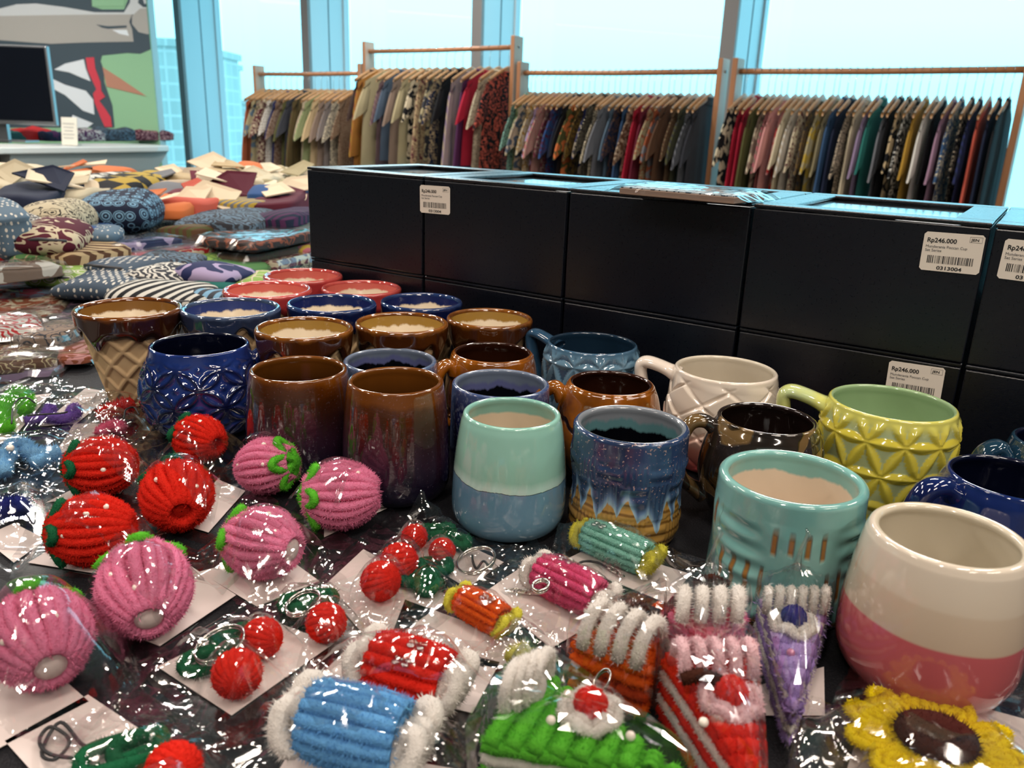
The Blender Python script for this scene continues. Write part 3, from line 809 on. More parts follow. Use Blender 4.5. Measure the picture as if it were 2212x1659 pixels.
# wrapped stack of printed cards lying on the third box
p = at(1475, 428, TB+BH1+BH2+0.003)
pk = empty('wrapped_card_stack', (p[0]+0.012, p[1]+0.02, TB+BH1+BH2+0.0022), BANG-R(4), 'clear-wrapped stack of brown and white printed cards lying on the black boxes', 'card stack')
MB().box((0, 0, 0.0035), (0.118, 0.075, 0.006), 0, 0, 0.0006).build('card_stack', plain('kraft_card', (0.30, 0.20, 0.15), 0.7), pk, False)
cd_ = NT('printed_card_face', 0.4); cd_.color(cd_.ramp(cd_.wave(38, None, 8.0, 'X', 2.0), [(0.0, (0.02, 0.03, 0.05)), (0.25, (0.55, 0.58, 0.60))], 'CONSTANT'))
MB().box((0, 0, 0.0071), (0.116, 0.073, 0.001)).build('top_card', cd_.m, pk, False)
m = MB(); V = []
for i in range(30):
    for j in range(20):
        x, y = (i/29-0.5)*0.145, (j/19-0.5)*0.092
        e = max(abs(x)/0.060, abs(y)/0.039)
        z = 0.0092 if e < 1 else max(0.0006, 0.0092-(e-1)*0.035)
        V.append((x, y, z+0.0014*mnoise.noise(Vector((x*90, y*90, 1)))*(1 if e > 0.9 else 0.3)+0.0005))
m.grid(V, 30, 20).build('plastic_wrap', M_FILM, pk, False)

# ================================================================== MUGS
def lathe_body(outer, inner, disp=None, nu=96, mi_out=0, mi_in=1, zin_split=None):
    """outer: [(r,z)] from the base centre up to the lip; inner: from the lip down to the floor centre.
    disp(theta, z, k) -> (dr, attr) on the outer wall."""
    m = MB()
    V = []; A = []
    for i in range(nu):
        th = 2*math.pi*i/nu
        for k, (r, z) in enumerate(outer):
            dr, at_ = disp(th, z) if disp else (0, 0)
            V.append(((r+dr)*math.cos(th), (r+dr)*math.sin(th), z)); A.append(at_)
    m.grid(V, nu, len(outer), mi_out, True, A)
    V = []
    for i in range(nu):
        th = 2*math.pi*i/nu
        for r, z in inner: V.append((r*math.cos(th), r*math.sin(th), z))
    m.grid(V, nu, len(inner), mi_in, True)
    return m
def smooth_profile(pts, n):
    """Catmull-Rom through (r,z) control points, evenly resampled"""
    P = [np.array(p, float) for p in pts]; P = [2*P[0]-P[1]]+P+[2*P[-1]-P[-2]]
    out = []
    for i in range(1, len(P)-2):
        for k in range(16):
            t = k/16
            out.append(0.5*((2*P[i])+(-P[i-1]+P[i+1])*t+(2*P[i-1]-5*P[i]+4*P[i+1]-P[i+2])*t*t+(-P[i-1]+3*P[i]-3*P[i+1]+P[i+2])*t**3))
    out.append(P[-2]); out = np.array(out)
    d = np.concatenate([[0], np.cumsum(np.linalg.norm(np.diff(out, axis=0), axis=1))])
    q = np.linspace(0, d[-1], n)
    return [(max(0.0005, float(np.interp(x, d, out[:, 0]))), float(np.interp(x, d, out[:, 1]))) for x in q]
def mug_profiles(ctrl, h, wall=0.0038, lipr=0.0022, n=60):
    """ctrl: [(r, z)] outer wall from the base edge to the lip centre"""
    base = [(0.001, 0.0), (ctrl[0][0]*0.8, 0.0), (ctrl[0][0]*0.93, 0.0004)]
    o = base+smooth_profile(ctrl, n)
    R0, Z0 = o[-1]
    cxr = R0-lipr
    for a in (25, 50, 75, 90): o.append((cxr+lipr*math.cos(R(a)), Z0+lipr*math.sin(R(a))))
    inn = [(cxr+lipr*math.cos(R(a)), Z0+lipr*math.sin(R(a))) for a in (90, 115, 145, 180)]
    wl2 = smooth_profile([(r-wall-(0.0 if i else 0.0), z) for i, (r, z) in enumerate(ctrl) if z > 0.006], 24)[::-1]
    wl2 = [(r, z) for r, z in wl2 if z < Z0-0.002]
    inn += wl2+[(wl2[-1][0]*0.9, 0.0065), (wl2[-1][0]*0.5, 0.005), (0.001, 0.005)]
    return o, inn
def handle_mesh(pts, rx, ry, seg=14, n=28):
    pts = [np.array(p, float) for p in pts]
    P = [2*pts[0]-pts[1]]+pts+[2*pts[-1]-pts[-2]]; out = []
    for i in range(1, len(P)-2):
        for k in range(8):
            t = k/8
            out.append(0.5*((2*P[i])+(-P[i-1]+P[i+1])*t+(2*P[i-1]-5*P[i]+4*P[i+1]-P[i+2])*t*t+(-P[i-1]+3*P[i]-3*P[i+1]+P[i+2])*t**3))
    out.append(P[-2])
    out = np.array(out); m = MB()
    k = len(out); tt = np.linspace(0, 1, k)
    flare = 1+0.35*np.exp(-((tt)/0.07)**2)+0.35*np.exp(-((1-tt)/0.07)**2)
    # frame: in-plane normal in xz, binormal y
    T = np.gradient(out, axis=0); T /= np.linalg.norm(T, axis=1)[:, None]
    Nn = np.stack([-T[:, 2], np.zeros(k), T[:, 0]], 1)
    a = np.arange(seg)*2*math.pi/seg
    V = out[:, None, :]+Nn[:, None, :]*(np.cos(a)[None, :, None]*rx*flare[:, None, None])+np.array([0, 1.0, 0])[None, None, :]*(np.sin(a)[None, :, None]*ry*flare[:, None, None])
    Fc = [(i*seg+j, i*seg+(j+1) % seg, (i+1)*seg+(j+1) % seg, (i+1)*seg+j) for i in range(k-1) for j in range(seg)]
    Fc += [tuple(range(seg)), tuple(reversed([(k-1)*seg+j for j in range(seg)]))]
    return m.add(V.reshape(-1, 3), Fc)

# ---- glazes
def inner_glaze(name, edge, inside, zt, amp, rough=0.12, freq=60.0, mid=None, midw=0.01):
    """glaze over the lip running down to a ragged edge at height zt, another colour below"""
    n = NT(name, rough, 0, 0.5); x = n.xyz()
    v = n.mapv((1, 1, 0.12))
    nz = n.math('ADD', n.math('MULTIPLY', n.noise(freq, 4, v, 0.65), amp*1.4), n.math('MULTIPLY', n.noise(freq*0.3, 2, v), amp*1.2))
    z = n.math('ADD', x[2], n.math('SUBTRACT', nz, amp*1.3))
    stops = [(0.0, inside), (0.485, inside), (0.51, edge), (1.0, edge)]
    if mid: stops = [(0.0, inside), (0.485, inside), (0.51, mid), (0.51+midw, mid), (0.55+midw, edge)]
    n.color(n.ramp(n.rng(z, zt-0.04, zt+0.04), stops)).coat(0.6, 0.04)
    return n
def zramp(n, h, stops, amp=0.0, freq=20.0, stretch=0.25, interp='LINEAR'):
    x = n.xyz()
    v = n.mapv((1, 1, stretch))
    z = n.math('ADD', x[2], n.math('MULTIPLY', n.math('SUBTRACT', n.noise(freq, 4, v, 0.6), 0.5), amp))
    return n.ramp(n.rng(z, 0.0, h), stops, interp)
def put_mug(name, px, y, h, rim_px, label, cat, group=None, rz=0.0, push=0.0):
    """stand at the point whose lip centre shows at (px, y); returns the root and the lip radius"""
    p = at(px, y, TB+h)
    k = np.dot(p-CAM, _f)
    r = rim_px/2/F_PX*k
    t = empty(name, (p[0], p[1], TB+0.0002), rz, label, cat, group)
    return t, r

# cone mugs --------------------------------------------------------
cream = srgb(222, 206, 180)
waffle = NT('waffle_stoneware', 0.75, 0, 0.3)
_wa = waffle.node('ShaderNodeAttribute'); _wa.attribute_name = 'relief'
waffle.color(waffle.mix(_wa.outputs['Fac'], waffle.ramp(waffle.noise(40, 4), [(0.3, srgb(186, 156, 118)), (0.7, srgb(200, 172, 132))]), srgb(226, 204, 166))); waffle.bump(waffle.noise(600, 2), 0.15, 0.0005)  # paler ridges, darker recesses: relief shading and glaze put into the colour
def cone_relief(th, z):
    a = th*9/(2*math.pi); b = z/0.0285+0.35
    u = (a+b) % 1.0; v = (a-b) % 1.0
    du = min(u, 1-u); dv = min(v, 1-v); d = min(du, dv)
    ridge = max(0.0, min(1.0, (0.16-d)/0.09))
    f = 1.0 if z > 0.004 else 0
    return (-0.0021*(1-ridge)*f, ridge)
def make_cone(kind, H, Rr):
    glz, inr = CONE_GLAZE[kind]
    outer, inner = mug_profiles([(0.0265, 0.001), (0.0290, 0.012), (0.0370, 0.045), (0.0450, H-0.016), (0.0462, H-0.012)], H, n=120)
    # waffle wall only up to the dipped band
    wall_ = [q for q in outer if q[1] < H-0.013]
    m = MB(); V = []; A = []
    nu = 216
    for i in range(nu):
        th = 2*math.pi*i/nu
        for r, z in wall_:
            dr, at_ = cone_relief(th, z) if r > 0.0262 else (0, 0)
            V.append(((r+dr)*math.cos(th), (r+dr)*math.sin(th), z)); A.append(at_)
    m.grid(V, nu, len(wall_), 0, True)
    body = m
    # dipped band: bulging ring with a wavy lower edge
    m = MB(); V = []
    nb = 26
    for i in range(nu):
        th = 2*math.pi*i/nu
        low = 0.025+0.0050*math.sin(5*th+kind*2)+0.0040*math.sin(8*th+1+kind)+0.002*math.sin(13*th)
        for k in range(nb):
            t = k/(nb-1)
            z = H-low+(low-0.004)*t
            r0 = 0.0465+(z-(H-0.022))*0.10
            bul = 0.0034*math.sin(min(1.0, t*2.6)*math.pi/2)
            V.append(((r0-0.0012+bul)*math.cos(th), (r0-0.0012+bul)*math.sin(th), z))
        rt = 0.0465+(0.018)*0.10-0.0012+0.0034
        for a in (20, 45, 70, 90, 115, 145, 180):
            V.append(((rt-0.0030+0.0030*math.cos(R(a)))*math.cos(th), (rt-0.0030+0.0030*math.cos(R(a)))*math.sin(th), H-0.004+0.0036*math.sin(R(a))))
    m.grid(V, nu, nb+7, 0, True)
    band = m
    m = MB(); V = []
    inn = [(0.0444, H-0.004), (0.0428, H-0.012), (0.0385, H-0.025), (0.0315, 0.040), (0.0255, 0.014), (0.021, 0.007), (0.001, 0.006)]
    inn = smooth_profile(inn, 30)
    for i in range(64):
        th = 2*math.pi*i/64
        for r, z in inn: V.append((r*math.cos(th), r*math.sin(th), z))
    m.grid(V, 64, len(inn), 0, True)
    return body, band, m
def cone_glaze(i, thin, thick, inside_edge):
    n = NT('dipped_glaze_%d' % i, 0.08, 0, 0.6)
    c = n.ramp(n.math('ADD', n.rng(n.xyz()[2], 0.072, 0.098), n.math('MULTIPLY', n.math('SUBTRACT', n.noise(60, 3, n.mapv((1, 1, 0.3))), 0.5), 0.5)), [(0.25, thick), (0.75, thick), (1.0, thin)])
    n.color(c).coat(1.0, 0.03)
    g = inner_glaze('cone_inside_%d' % i, inside_edge, cream, 0.085, 0.006, 0.25, 90)
    return n.m, g.m
CONE_GLAZE = {0: cone_glaze(0, srgb(120, 66, 18), srgb(48, 22, 10), srgb(120, 84, 36)),
              1: cone_glaze(1, srgb(70, 86, 116), srgb(40, 50, 74), srgb(40, 54, 110)),
              2: cone_glaze(2, srgb(40, 62, 110), srgb(12, 24, 66), srgb(14, 26, 80)),
              3: cone_glaze(3, srgb(196, 84, 76), srgb(170, 56, 58), srgb(196, 96, 86)),
              4: cone_glaze(4, srgb(140, 84, 26), srgb(66, 33, 11), srgb(150, 116, 52))}
_cone = {}
def cone_mug(kind, px, y, w, label, group, rz=0.0, hh=0.0975):
    H = 0.0975
    t, r = put_mug('ice_cream_cone_mug', px, y, hh-0.0005, w, label, 'mug', group, rz)
    if kind not in _cone: _cone[kind] = make_cone(kind, H, 0.05)
    b, d, i = _cone[kind]
    s = r/0.0512
    objs = [b.build('waffle_cone', waffle.m, t, True, 'relief'), d.build('dipped_glaze_rim', CONE_GLAZE[kind][0], t), i.build('inside_glaze', CONE_GLAZE[kind][1], t)]
    t.scale = (s, s, hh/H)
    return t
gc = 'ice cream cone mugs at the back of the table'
cone_mug(0, 277, 663, 223, 'brown-dipped waffle cone mug standing at the far left, fully in view', gc, 0.4, 0.1)
cone_mug(1, 499, 663, 212, 'grey-blue dipped waffle cone mug right of the leftmost brown one', gc, 1.0, 0.0985)
cone_mug(2, 717, 653, 194, 'navy-dipped waffle cone mug, middle of the three blue ones', gc, 2.0, 0.0985)
cone_mug(2, 911, 649, 180, 'navy-dipped waffle cone mug nearest the black boxes', gc, 3.3, 0.099)
cone_mug(3, 655, 593, 170, 'coral-red cone mug farthest back against the corner of the boxes', gc, 0.2, 0.0975)
cone_mug(3, 578, 623, 190, 'coral-red cone mug, leftmost of the red ones', gc, 1.9, 0.0995)
cone_mug(3, 781, 620, 174, 'coral-red cone mug behind the two navy cone mugs', gc, 4.0, 0.094)
cone_mug(4, 657, 706, 212, 'brown-dipped cone mug behind the pair of brown-purple cups', gc, 5.0, 0.0985)
cone_mug(4, 868, 695, 204, 'brown-dipped cone mug, middle of the three in the centre row', gc, 0.9, 0.098)
cone_mug(4, 1058, 685, 190, 'brown-dipped cone mug nearest the boxes with a pale speckled inside', gc, 2.6, 0.0965)

def simple_mug(name, px, y, h, w, ctrl, out_m, in_m, label, cat='mug', group=None, disp=None, handle=None, hang=0.0, hm=None, nu=120, attr=None, n=70, wall=0.0038, lip=0.0022, hscale=(0.0055, 0.0075)):
    """ctrl radii are in units of the lip radius, heights in units of h"""
    t, r = put_mug(name, px, y, h, w, label, cat, group)
    t.rotation_euler = (0, 0, hang)
    cc = [(a*r, b*h) for a, b in ctrl]; cc[-1] = (cc[-1][0], h-lip)
    o, i = mug_profiles(cc, h, wall, lip, n)
    f = (lambda th, z: disp(th, z, r, h)) if disp else None
    lathe_body(o, i, f, nu).build('mug_body', [out_m, in_m], t, True, attr)
    if handle:
        pts = [(a*r, 0, b*h) for a, b in handle]
        handle_mesh(pts, *hscale).build('handle', hm or out_m, t)
    return t
def glaze(name, rough=0.07, coat=1.0):
    n = NT(name, rough, 0, 0.5); n.coat(coat, 0.03); return n
H_ROUND = [(1.08, 0.80), (1.30, 0.90), (1.60, 0.80), (1.66, 0.55), (1.45, 0.30), (1.10, 0.22)]
H_ARCH = [(0.95, 0.84), (1.25, 0.93), (1.55, 0.88), (1.72, 0.62), (1.60, 0.36), (1.10, 0.20)]
H_SQUARE = [(0.9, 0.86), (1.3, 0.93), (1.62, 0.95), (1.70, 0.86), (1.56, 0.60), (1.30, 0.36), (1.0, 0.26)]

# cobalt mug with overlapping-circle relief
n = glaze('cobalt_glaze')
n.color(n.mix(n.attr_fac if False else n.noise(28, 4), srgb(10, 20, 64), srgb(28, 50, 116)))
def kawung(th, z, r, h):
    u = th*8/(2*math.pi); v = (z-0.004)/0.034
    best = 0
    for ox in (0, 0.5):
        fu = ((u+ox) % 1.0)-0.5; fv = ((v+ox) % 1.0)-0.5
        d = math.hypot(fu, fv)
        best = max(best, math.exp(-((d-0.47)/0.055)**2), 0.6*math.exp(-((d)/0.07)**2), 0.0)
    env = max(0, min(1, (z-0.006)/0.01))*max(0, min(1, (h*0.92-z)/0.01))
    return (0.0026*best*env-0.0008*env, best*env)
cobalt = n.m
kob = NT('cobalt_relief_glaze', 0.07, 0, 0.5); kob.coat(1.0, 0.03)
an = kob.node('ShaderNodeAttribute'); an.attribute_name = 'relief'
kob.color(kob.mix(an.outputs['Fac'], kob.ramp(kob.noise(30, 3), [(0.3, srgb(14, 30, 84)), (0.7, srgb(34, 58, 128))]), srgb(10, 14, 46)))
dark_in = plain('dark_blue_inside', srgb(8, 12, 34), 0.12, coat=0.6)
simple_mug('mug', 431, 742, 0.085, 205, [(0.80, 0.01), (1.05, 0.10), (1.24, 0.38), (1.22, 0.62), (1.06, 0.86), (1.0, 1.0)], kob.m, dark_in,
           'cobalt blue mug with overlapping-circle relief and handle on its right', disp=kawung, handle=H_ROUND, hang=R(18), hm=cobalt, nu=200, attr='relief', n=110, hscale=(0.0055, 0.008))

# amber to purple cups
def amber_purple(i):
    n = NT('amber_purple_glaze_%d' % i, 0.10, 0, 0.5); n.coat(1.0, 0.04)
    c = zramp(n, 0.088, [(0.0, srgb(14, 15, 34)), (0.22, srgb(26, 20, 38)), (0.45, srgb(46, 25, 40)), (0.66, srgb(46, 23, 22)), (0.82, srgb(56, 26, 6)), (0.94, srgb(72, 34, 4)), (0.995, srgb(104, 56, 10))], 0.018, 38, 0.14)
    sp = n.ramp(n.noise(420, 2), [(0.62, (0, 0, 0)), (0.74, (0.03, 0.025, 0.035))])
    n.color(n.mix(1.0, c, sp, 'ADD')); n.bump(n.math('ADD', n.noise(260, 2, n.mapv((0.25, 0.25, 2))), n.noise(24, 2)), 0.22, 0.0008)
    return n.m
amb_in = zr = NT('amber_inside', 0.12); amb_in.coat(0.8, 0.04)
amb_in.color(zramp(amb_in, 0.088, [(0.0, srgb(22, 11, 6)), (0.7, srgb(34, 17, 8)), (1.0, srgb(110, 64, 20))], 0.01))
prof_cup = [(0.90, 0.012), (1.06, 0.05), (1.145, 0.16), (1.13, 0.45), (1.07, 0.78), (1.02, 0.93), (1.0, 1.0)]
simple_mug('cup', 645, 795, 0.089, 206, prof_cup, amber_purple(0), amb_in.m, 'amber-rimmed brown to purple cup right of the cobalt relief mug', 'cup', 'brown and purple cups')
simple_mug('cup', 855, 820, 0.096, 206, prof_cup, amber_purple(1), amb_in.m, 'amber-rimmed purple-brown cup closest to the pink strawberry charms', 'cup', 'brown and purple cups')

# dusty blue cups with a ragged dark inside
def dusty_blue(i, c1, c2):
    n = NT('dusty_blue_glaze_%d' % i, 0.16, 0, 0.5); n.coat(0.8, 0.06)
    n.color(n.mix(n.ramp(n.noise(300, 3), [(0.5, (0, 0, 0)), (0.7, (0.6, 0.6, 0.6))]), zramp(n, 0.085, [(0.0, c1), (0.8, c1), (1.0, c2)], 0.01), srgb(130, 138, 160)))
    return n.m
ragged1 = inner_glaze('ragged_grey_inside', srgb(104, 116, 136), srgb(6, 8, 14), 0.069, 0.009, 0.2, 70, srgb(90, 96, 140), 0.04)
simple_mug('cup', 843, 777, 0.082, 200, [(0.85, 0.01), (1.0, 0.06), (1.03, 0.3), (1.02, 0.8), (1.0, 1.0)], dusty_blue(0, srgb(52, 70, 100), srgb(86, 104, 136)), ragged1.m,
           'dusty blue cup with a grey rim, behind the right brown-purple cup', 'cup', 'dusty blue cups')
simple_mug('cup', 1082, 826, 0.0855, 210, [(0.85, 0.01), (1.0, 0.06), (1.03, 0.3), (1.02, 0.8), (1.0, 1.0)], dusty_blue(1, srgb(26, 34, 78), srgb(62, 78, 120)), ragged1.m,
           'dark blue speckled cup directly behind the two-tone mint and blue cup', 'cup', 'dusty blue cups')

# caramel mugs with carved lines
def caramel(i, c1=srgb(146, 82, 12), c2=srgb(78, 40, 8), lo=srgb(20, 11, 8)):
    n = NT('carved_caramel_glaze_%d' % i, 0.10, 0, 0.5); n.coat(1.0, 0.04)
    base = n.ramp(n.noise(34, 4), [(0.3, c2), (0.62, c1)])
    z = n.xyz()[2]
    w = n.wave(17, None, 7.0, 'DIAGONAL', 1.3)
    line = n.math('MULTIPLY', n.ramp(w, [(0.0, (1, 1, 1)), (0.10, (0, 0, 0))]), n.math('LESS_THAN', z, 0.066))
    n.color(n.mix(line, base, lo)); n.bump(n.math('SUBTRACT', 1.0, line), 0.9, 0.0016)
    return n.m
car_in = plain('dark_caramel_inside', srgb(44, 20, 10), 0.10, coat=0.8)
belly = [(0.72, 0.01), (0.98, 0.08), (1.22, 0.34), (1.26, 0.56), (1.14, 0.84), (1.02, 0.97), (1.0, 1.0)]
simple_mug('mug', 1064, 760, 0.0845, 174, [(0.72, 0.01), (0.96, 0.08), (1.14, 0.34), (1.17, 0.56), (1.10, 0.84), (1.02, 0.97), (1.0, 1.0)], caramel(0), car_in, 'caramel brown carved mug behind, its handle reaching towards the front left', 'mug', 'carved caramel mugs', handle=[(1.0, 0.80), (1.22, 0.90), (1.46, 0.80), (1.52, 0.55), (1.38, 0.30), (1.06, 0.22)], hang=R(208), hscale=(0.006, 0.0075))
simple_mug('mug', 1320, 826, 0.086, 186, belly, caramel(1), car_in, 'caramel brown mug carved with lines and a dot, right of the dark blue cup', 'mug', 'carved caramel mugs', handle=H_ROUND, hang=R(170), hscale=(0.006, 0.0075))

# star-facet mugs: raised lens cells on a triangular lattice
def star(th, z, r, h, cell=0.0250, amp=0.0026):
    nn = round(2*math.pi*1.05/(cell/r)); nn += nn % 2
    u = th*nn/(2*math.pi); hh = math.sqrt(3)/2
    v = z/(cell*1.18)
    j0 = math.floor(v/hh)
    best = 9; along = 0
    pts = []
    for j in (j0, j0+1):
        off = 0.5*(j % 2); i0 = math.floor(u-off)
        for i in (i0, i0+1): pts.append((i+off, j*hh))
    pts.append((math.floor(u-0.5*(j0 % 2))+0.5*(j0 % 2)-1, j0*hh)); 
    for a in range(len(pts)):
        for b in range(a+1, len(pts)):
            ax, ay = pts[a]; bx_, by = pts[b]
            L2 = (ax-bx_)**2+(ay-by)**2
            if abs(L2-1) > 0.02: continue
            t = ((u-ax)*(bx_-ax)+(v-ay)*(by-ay)); t = min(1, max(0, t))
            d = math.hypot(u-ax-t*(bx_-ax), v-ay-t*(by-ay))
            if d < best: best = d; along = t
    wdt = 0.155*math.sin(math.pi*along)**0.7+1e-4
    q = max(0.0, 1-(best/wdt)) if best < wdt else 0.0
    env = max(0, min(1, (z-0.004)/0.008))*max(0, min(1, (h*0.965-z)/0.006))
    return (amp*(q**0.7)*env-0.0004, (1.0 if best > wdt*1.05 else q*0.0)*env)
def facet_mat(name, low, high, rimc):
    n = NT(name, 0.10, 0, 0.5); n.coat(1.0, 0.04)
    an = n.node('ShaderNodeAttribute'); an.attribute_name = 'relief'
    body = n.mix(an.outputs['Fac'], low, high)
    body = n.mix(n.math('MULTIPLY', n.noise(50, 3), 0.4), body, low)
    n.color(n.mix(n.ramp(n.rng(n.xyz()[2], 0.083, 0.097), [(0.0, (0, 0, 0)), (0.6, (0.8, 0.8, 0.8))]), body, rimc))
    return n.m
simple_mug('mug', 1280, 740, 0.091, 200, [(0.80, 0.012), (0.92, 0.07), (1.02, 0.30), (1.03, 0.7), (1.0, 0.92), (0.98, 1.0)], facet_mat('blue_facet_glaze', srgb(96, 130, 152), srgb(34, 66, 96), srgb(46, 80, 110)), plain('blue_facet_inside', srgb(24, 44, 62), 0.12, coat=0.6),
           'steel blue mug with star facet relief standing against the boxes', disp=star, handle=H_SQUARE, hang=R(140), hm=plain('steel_blue_glaze', srgb(44, 76, 104), 0.1, coat=1), nu=220, attr='relief', n=110, hscale=(0.005, 0.008))
yel_h = NT('yellow_mint_handle', 0.1); yel_h.coat(1, 0.04); yel_h.color(yel_h.ramp(yel_h.noise(40, 3), [(0.35, srgb(196, 194, 96)), (0.7, srgb(178, 196, 150))]))
simple_mug('mug', 1928, 868, 0.096, 262, [(0.74, 0.012), (0.86, 0.07), (1.0, 0.34), (1.06, 0.7), (1.03, 0.90), (1.0, 1.0)], facet_mat('yellow_facet_glaze', srgb(200, 186, 66), srgb(160, 178, 142), srgb(200, 198, 104)), plain('sage_inside', srgb(150, 178, 134), 0.14, coat=0.6),
           'yellow and sage mug with star facet relief, just left of the cobalt mug', disp=star, handle=H_SQUARE, hang=R(155), hm=yel_h.m, nu=240, attr='relief', n=120, hscale=(0.0058, 0.010))

# white and blush mug with woven block relief
def woven(th, z, r, h):
    nn = 7; u = th*nn/(2*math.pi); v = z/0.029+0.2
    a = u+v; b = u-v
    ia, ib = math.floor(a), math.floor(b)
    fa, fb = a-ia, b-ib
    t = fa if (ia+ib) % 2 == 0 else 1-fb
    e = min(min(fa, 1-fa), min(fb, 1-fb))
    q = (0.25+0.75*t)*min(1, e/0.07)
    env = max(0, min(1, (z-0.004)/0.008))*max(0, min(1, (h*0.95-z)/0.006))
    return (0.0042*(q-0.6)*env, q)
n = NT('white_blush_glaze', 0.12, 0, 0.5); n.coat(1.0, 0.05)
n.color(n.ramp(n.math('ADD', n.rng(n.xyz()[2], 0.01, 0.075), n.math('MULTIPLY', n.math('SUBTRACT', n.noise(14, 2), 0.5), 0.8)), [(0.0, srgb(150, 60, 62)), (0.35, srgb(206, 132, 116)), (0.62, srgb(222, 206, 190)), (1.0, srgb(226, 214, 200))]))
simple_mug('mug', 1568, 796, 0.090, 218, [(0.84, 0.012), (0.97, 0.06), (1.12, 0.34), (1.12, 0.62), (1.03, 0.88), (1.0, 1.0)], n.m, plain('cream_inside', srgb(212, 202, 184), 0.14, coat=0.6),
           'white and blush pink mug with woven block relief, in front of the boxes', disp=woven, handle=H_SQUARE, hang=R(158), hm=plain('white_handle_glaze', srgb(226, 214, 202), 0.1, coat=1), nu=240, n=110, hscale=(0.0058, 0.009))

# mint over blue cup
def line_wobble(n, amp1, f1, amp2, f2):
    v = n.mapv((1, 1, 0.0001))
    return n.math('ADD', n.math('MULTIPLY', n.math('SUBTRACT', n.noise(f1, 1, v), 0.5), amp1), n.math('MULTIPLY', n.math('SUBTRACT', n.noise(f2, 4, v, 0.7), 0.5), amp2))
n = NT('mint_over_blue_glaze', 0.09, 0, 0.5); n.coat(1.0, 0.04)
z = n.math('ADD', n.xyz()[2], line_wobble(n, 0.016, 16, 0.003, 160))
mk = n.ramp(n.rng(z, 0.038, 0.052), [(0.0, (0, 0, 0)), (0.49, (0, 0, 0)), (0.52, (1, 1, 1))])
n.color(n.mix(mk, n.ramp(n.noise(18, 2), [(0.3, srgb(84, 122, 146)), (0.7, srgb(104, 142, 164))]), n.ramp(n.rng(z, 0.048, 0.07), [(0.0, srgb(172, 206, 196)), (0.25, srgb(136, 182, 166)), (1.0, srgb(140, 190, 176))])))
n.bump(mk, 0.8, 0.0012)
mint_in = inner_glaze('mint_inside', srgb(128, 178, 166), srgb(214, 196, 172), 0.078, 0.004, 0.16, 40)
simple_mug('cup', 1106, 890, 0.0905, 212, [(0.86, 0.010), (1.06, 0.05), (1.19, 0.17), (1.19, 0.40), (1.13, 0.68), (1.05, 0.90), (1.0, 1.0)], n.m, mint_in.m,
           'two-tone cup, pale mint on top and grey-blue below, front centre', 'cup')

# blue drip over sand cup
n = NT('blue_drip_on_sand_glaze', 0.14, 0, 0.5); n.coat(0.9, 0.05)
v = n.mapv((1, 1, 0.06)); xx = n.xyz()
drip = n.math('ADD', n.math('MULTIPLY', n.math('SUBTRACT', n.noise(62, 1.5, v, 0.5), 0.5), 0.060), n.math('MULTIPLY', n.math('SUBTRACT', n.noise(15, 1, v), 0.5), 0.03))
ang_ = n.math('FRACT', n.math('MULTIPLY', n.math('ARCTAN2', xx[1], xx[0]), 17/(2*math.pi)))
str_ = n.math('MULTIPLY', n.math('SUBTRACT', n.math('ABSOLUTE', n.math('SUBTRACT', ang_, 0.5)), 0.25), 0.034)
z = n.math('ADD', n.math('SUBTRACT', xx[2], 0.003), n.math('ADD', n.math('MULTIPLY', drip, 0.8), str_))
blue_ = n.ramp(n.noise(26, 4, n.mapv((1, 1, 0.5))), [(0.25, srgb(24, 34, 62)), (0.55, srgb(44, 64, 100)), (0.75, srgb(70, 104, 136))])
fle = n.ramp(n.noise(520, 1), [(0.66, (0, 0, 0)), (0.70, (1, 1, 1))])
blue_ = n.mix(n.math('MULTIPLY', fle, 0.7), blue_, srgb(190, 160, 150))
body_ = n.mix(n.ramp(n.rng(z, 0.020, 0.040), [(0.0, (0, 0, 0)), (0.45, (0, 0, 0)), (0.52, (1, 1, 1))]), n.ramp(n.wave(40, n.mapv((1, 1, 1)), 2.0, 'Z', 1.0), [(0.0, srgb(110, 76, 30)), (0.3, srgb(172, 132, 66))]), n.ramp(n.rng(z, 0.030, 0.046), [(0.0, srgb(150, 178, 190)), (0.35, srgb(96, 124, 160)), (0.9, (0, 0, 0))]))
n.color(n.mix(n.ramp(n.rng(z, 0.034, 0.046), [(0.0, (0, 0, 0)), (1.0, (1, 1, 1))]), body_, blue_))
def carved(th, z, r, h):
    sec = math.floor(th/(2*math.pi)*14); lv = math.floor(z/h*3.2)
    if (sec+lv) % 2 == 0: q = 0.5+0.5*math.sin(th*14*5)
    else: q = 0.5+0.5*math.sin(z/h*3.2*2*math.pi*2.5)
    env = max(0, min(1, (z-0.004)/0.006))*max(0, min(1, (h*0.84-z)/0.008))
    return (-0.0010*q*env+0.0012*math.sin(z*120)*env, q)
ragged2 = inner_glaze('teal_ragged_inside', srgb(120, 126, 134), srgb(5, 6, 12), 0.068, 0.010, 0.15, 60, srgb(84, 124, 130), 0.06)
simple_mug('cup', 1364, 914, 0.086, 250, [(0.86, 0.012), (0.95, 0.05), (0.985, 0.3), (1.0, 0.7), (1.0, 1.0)], n.m, ragged2.m,
           'navy cup with blue glaze dripping over a sandy base', 'cup', disp=carved, nu=260, n=120, lip=0.003, wall=0.005)

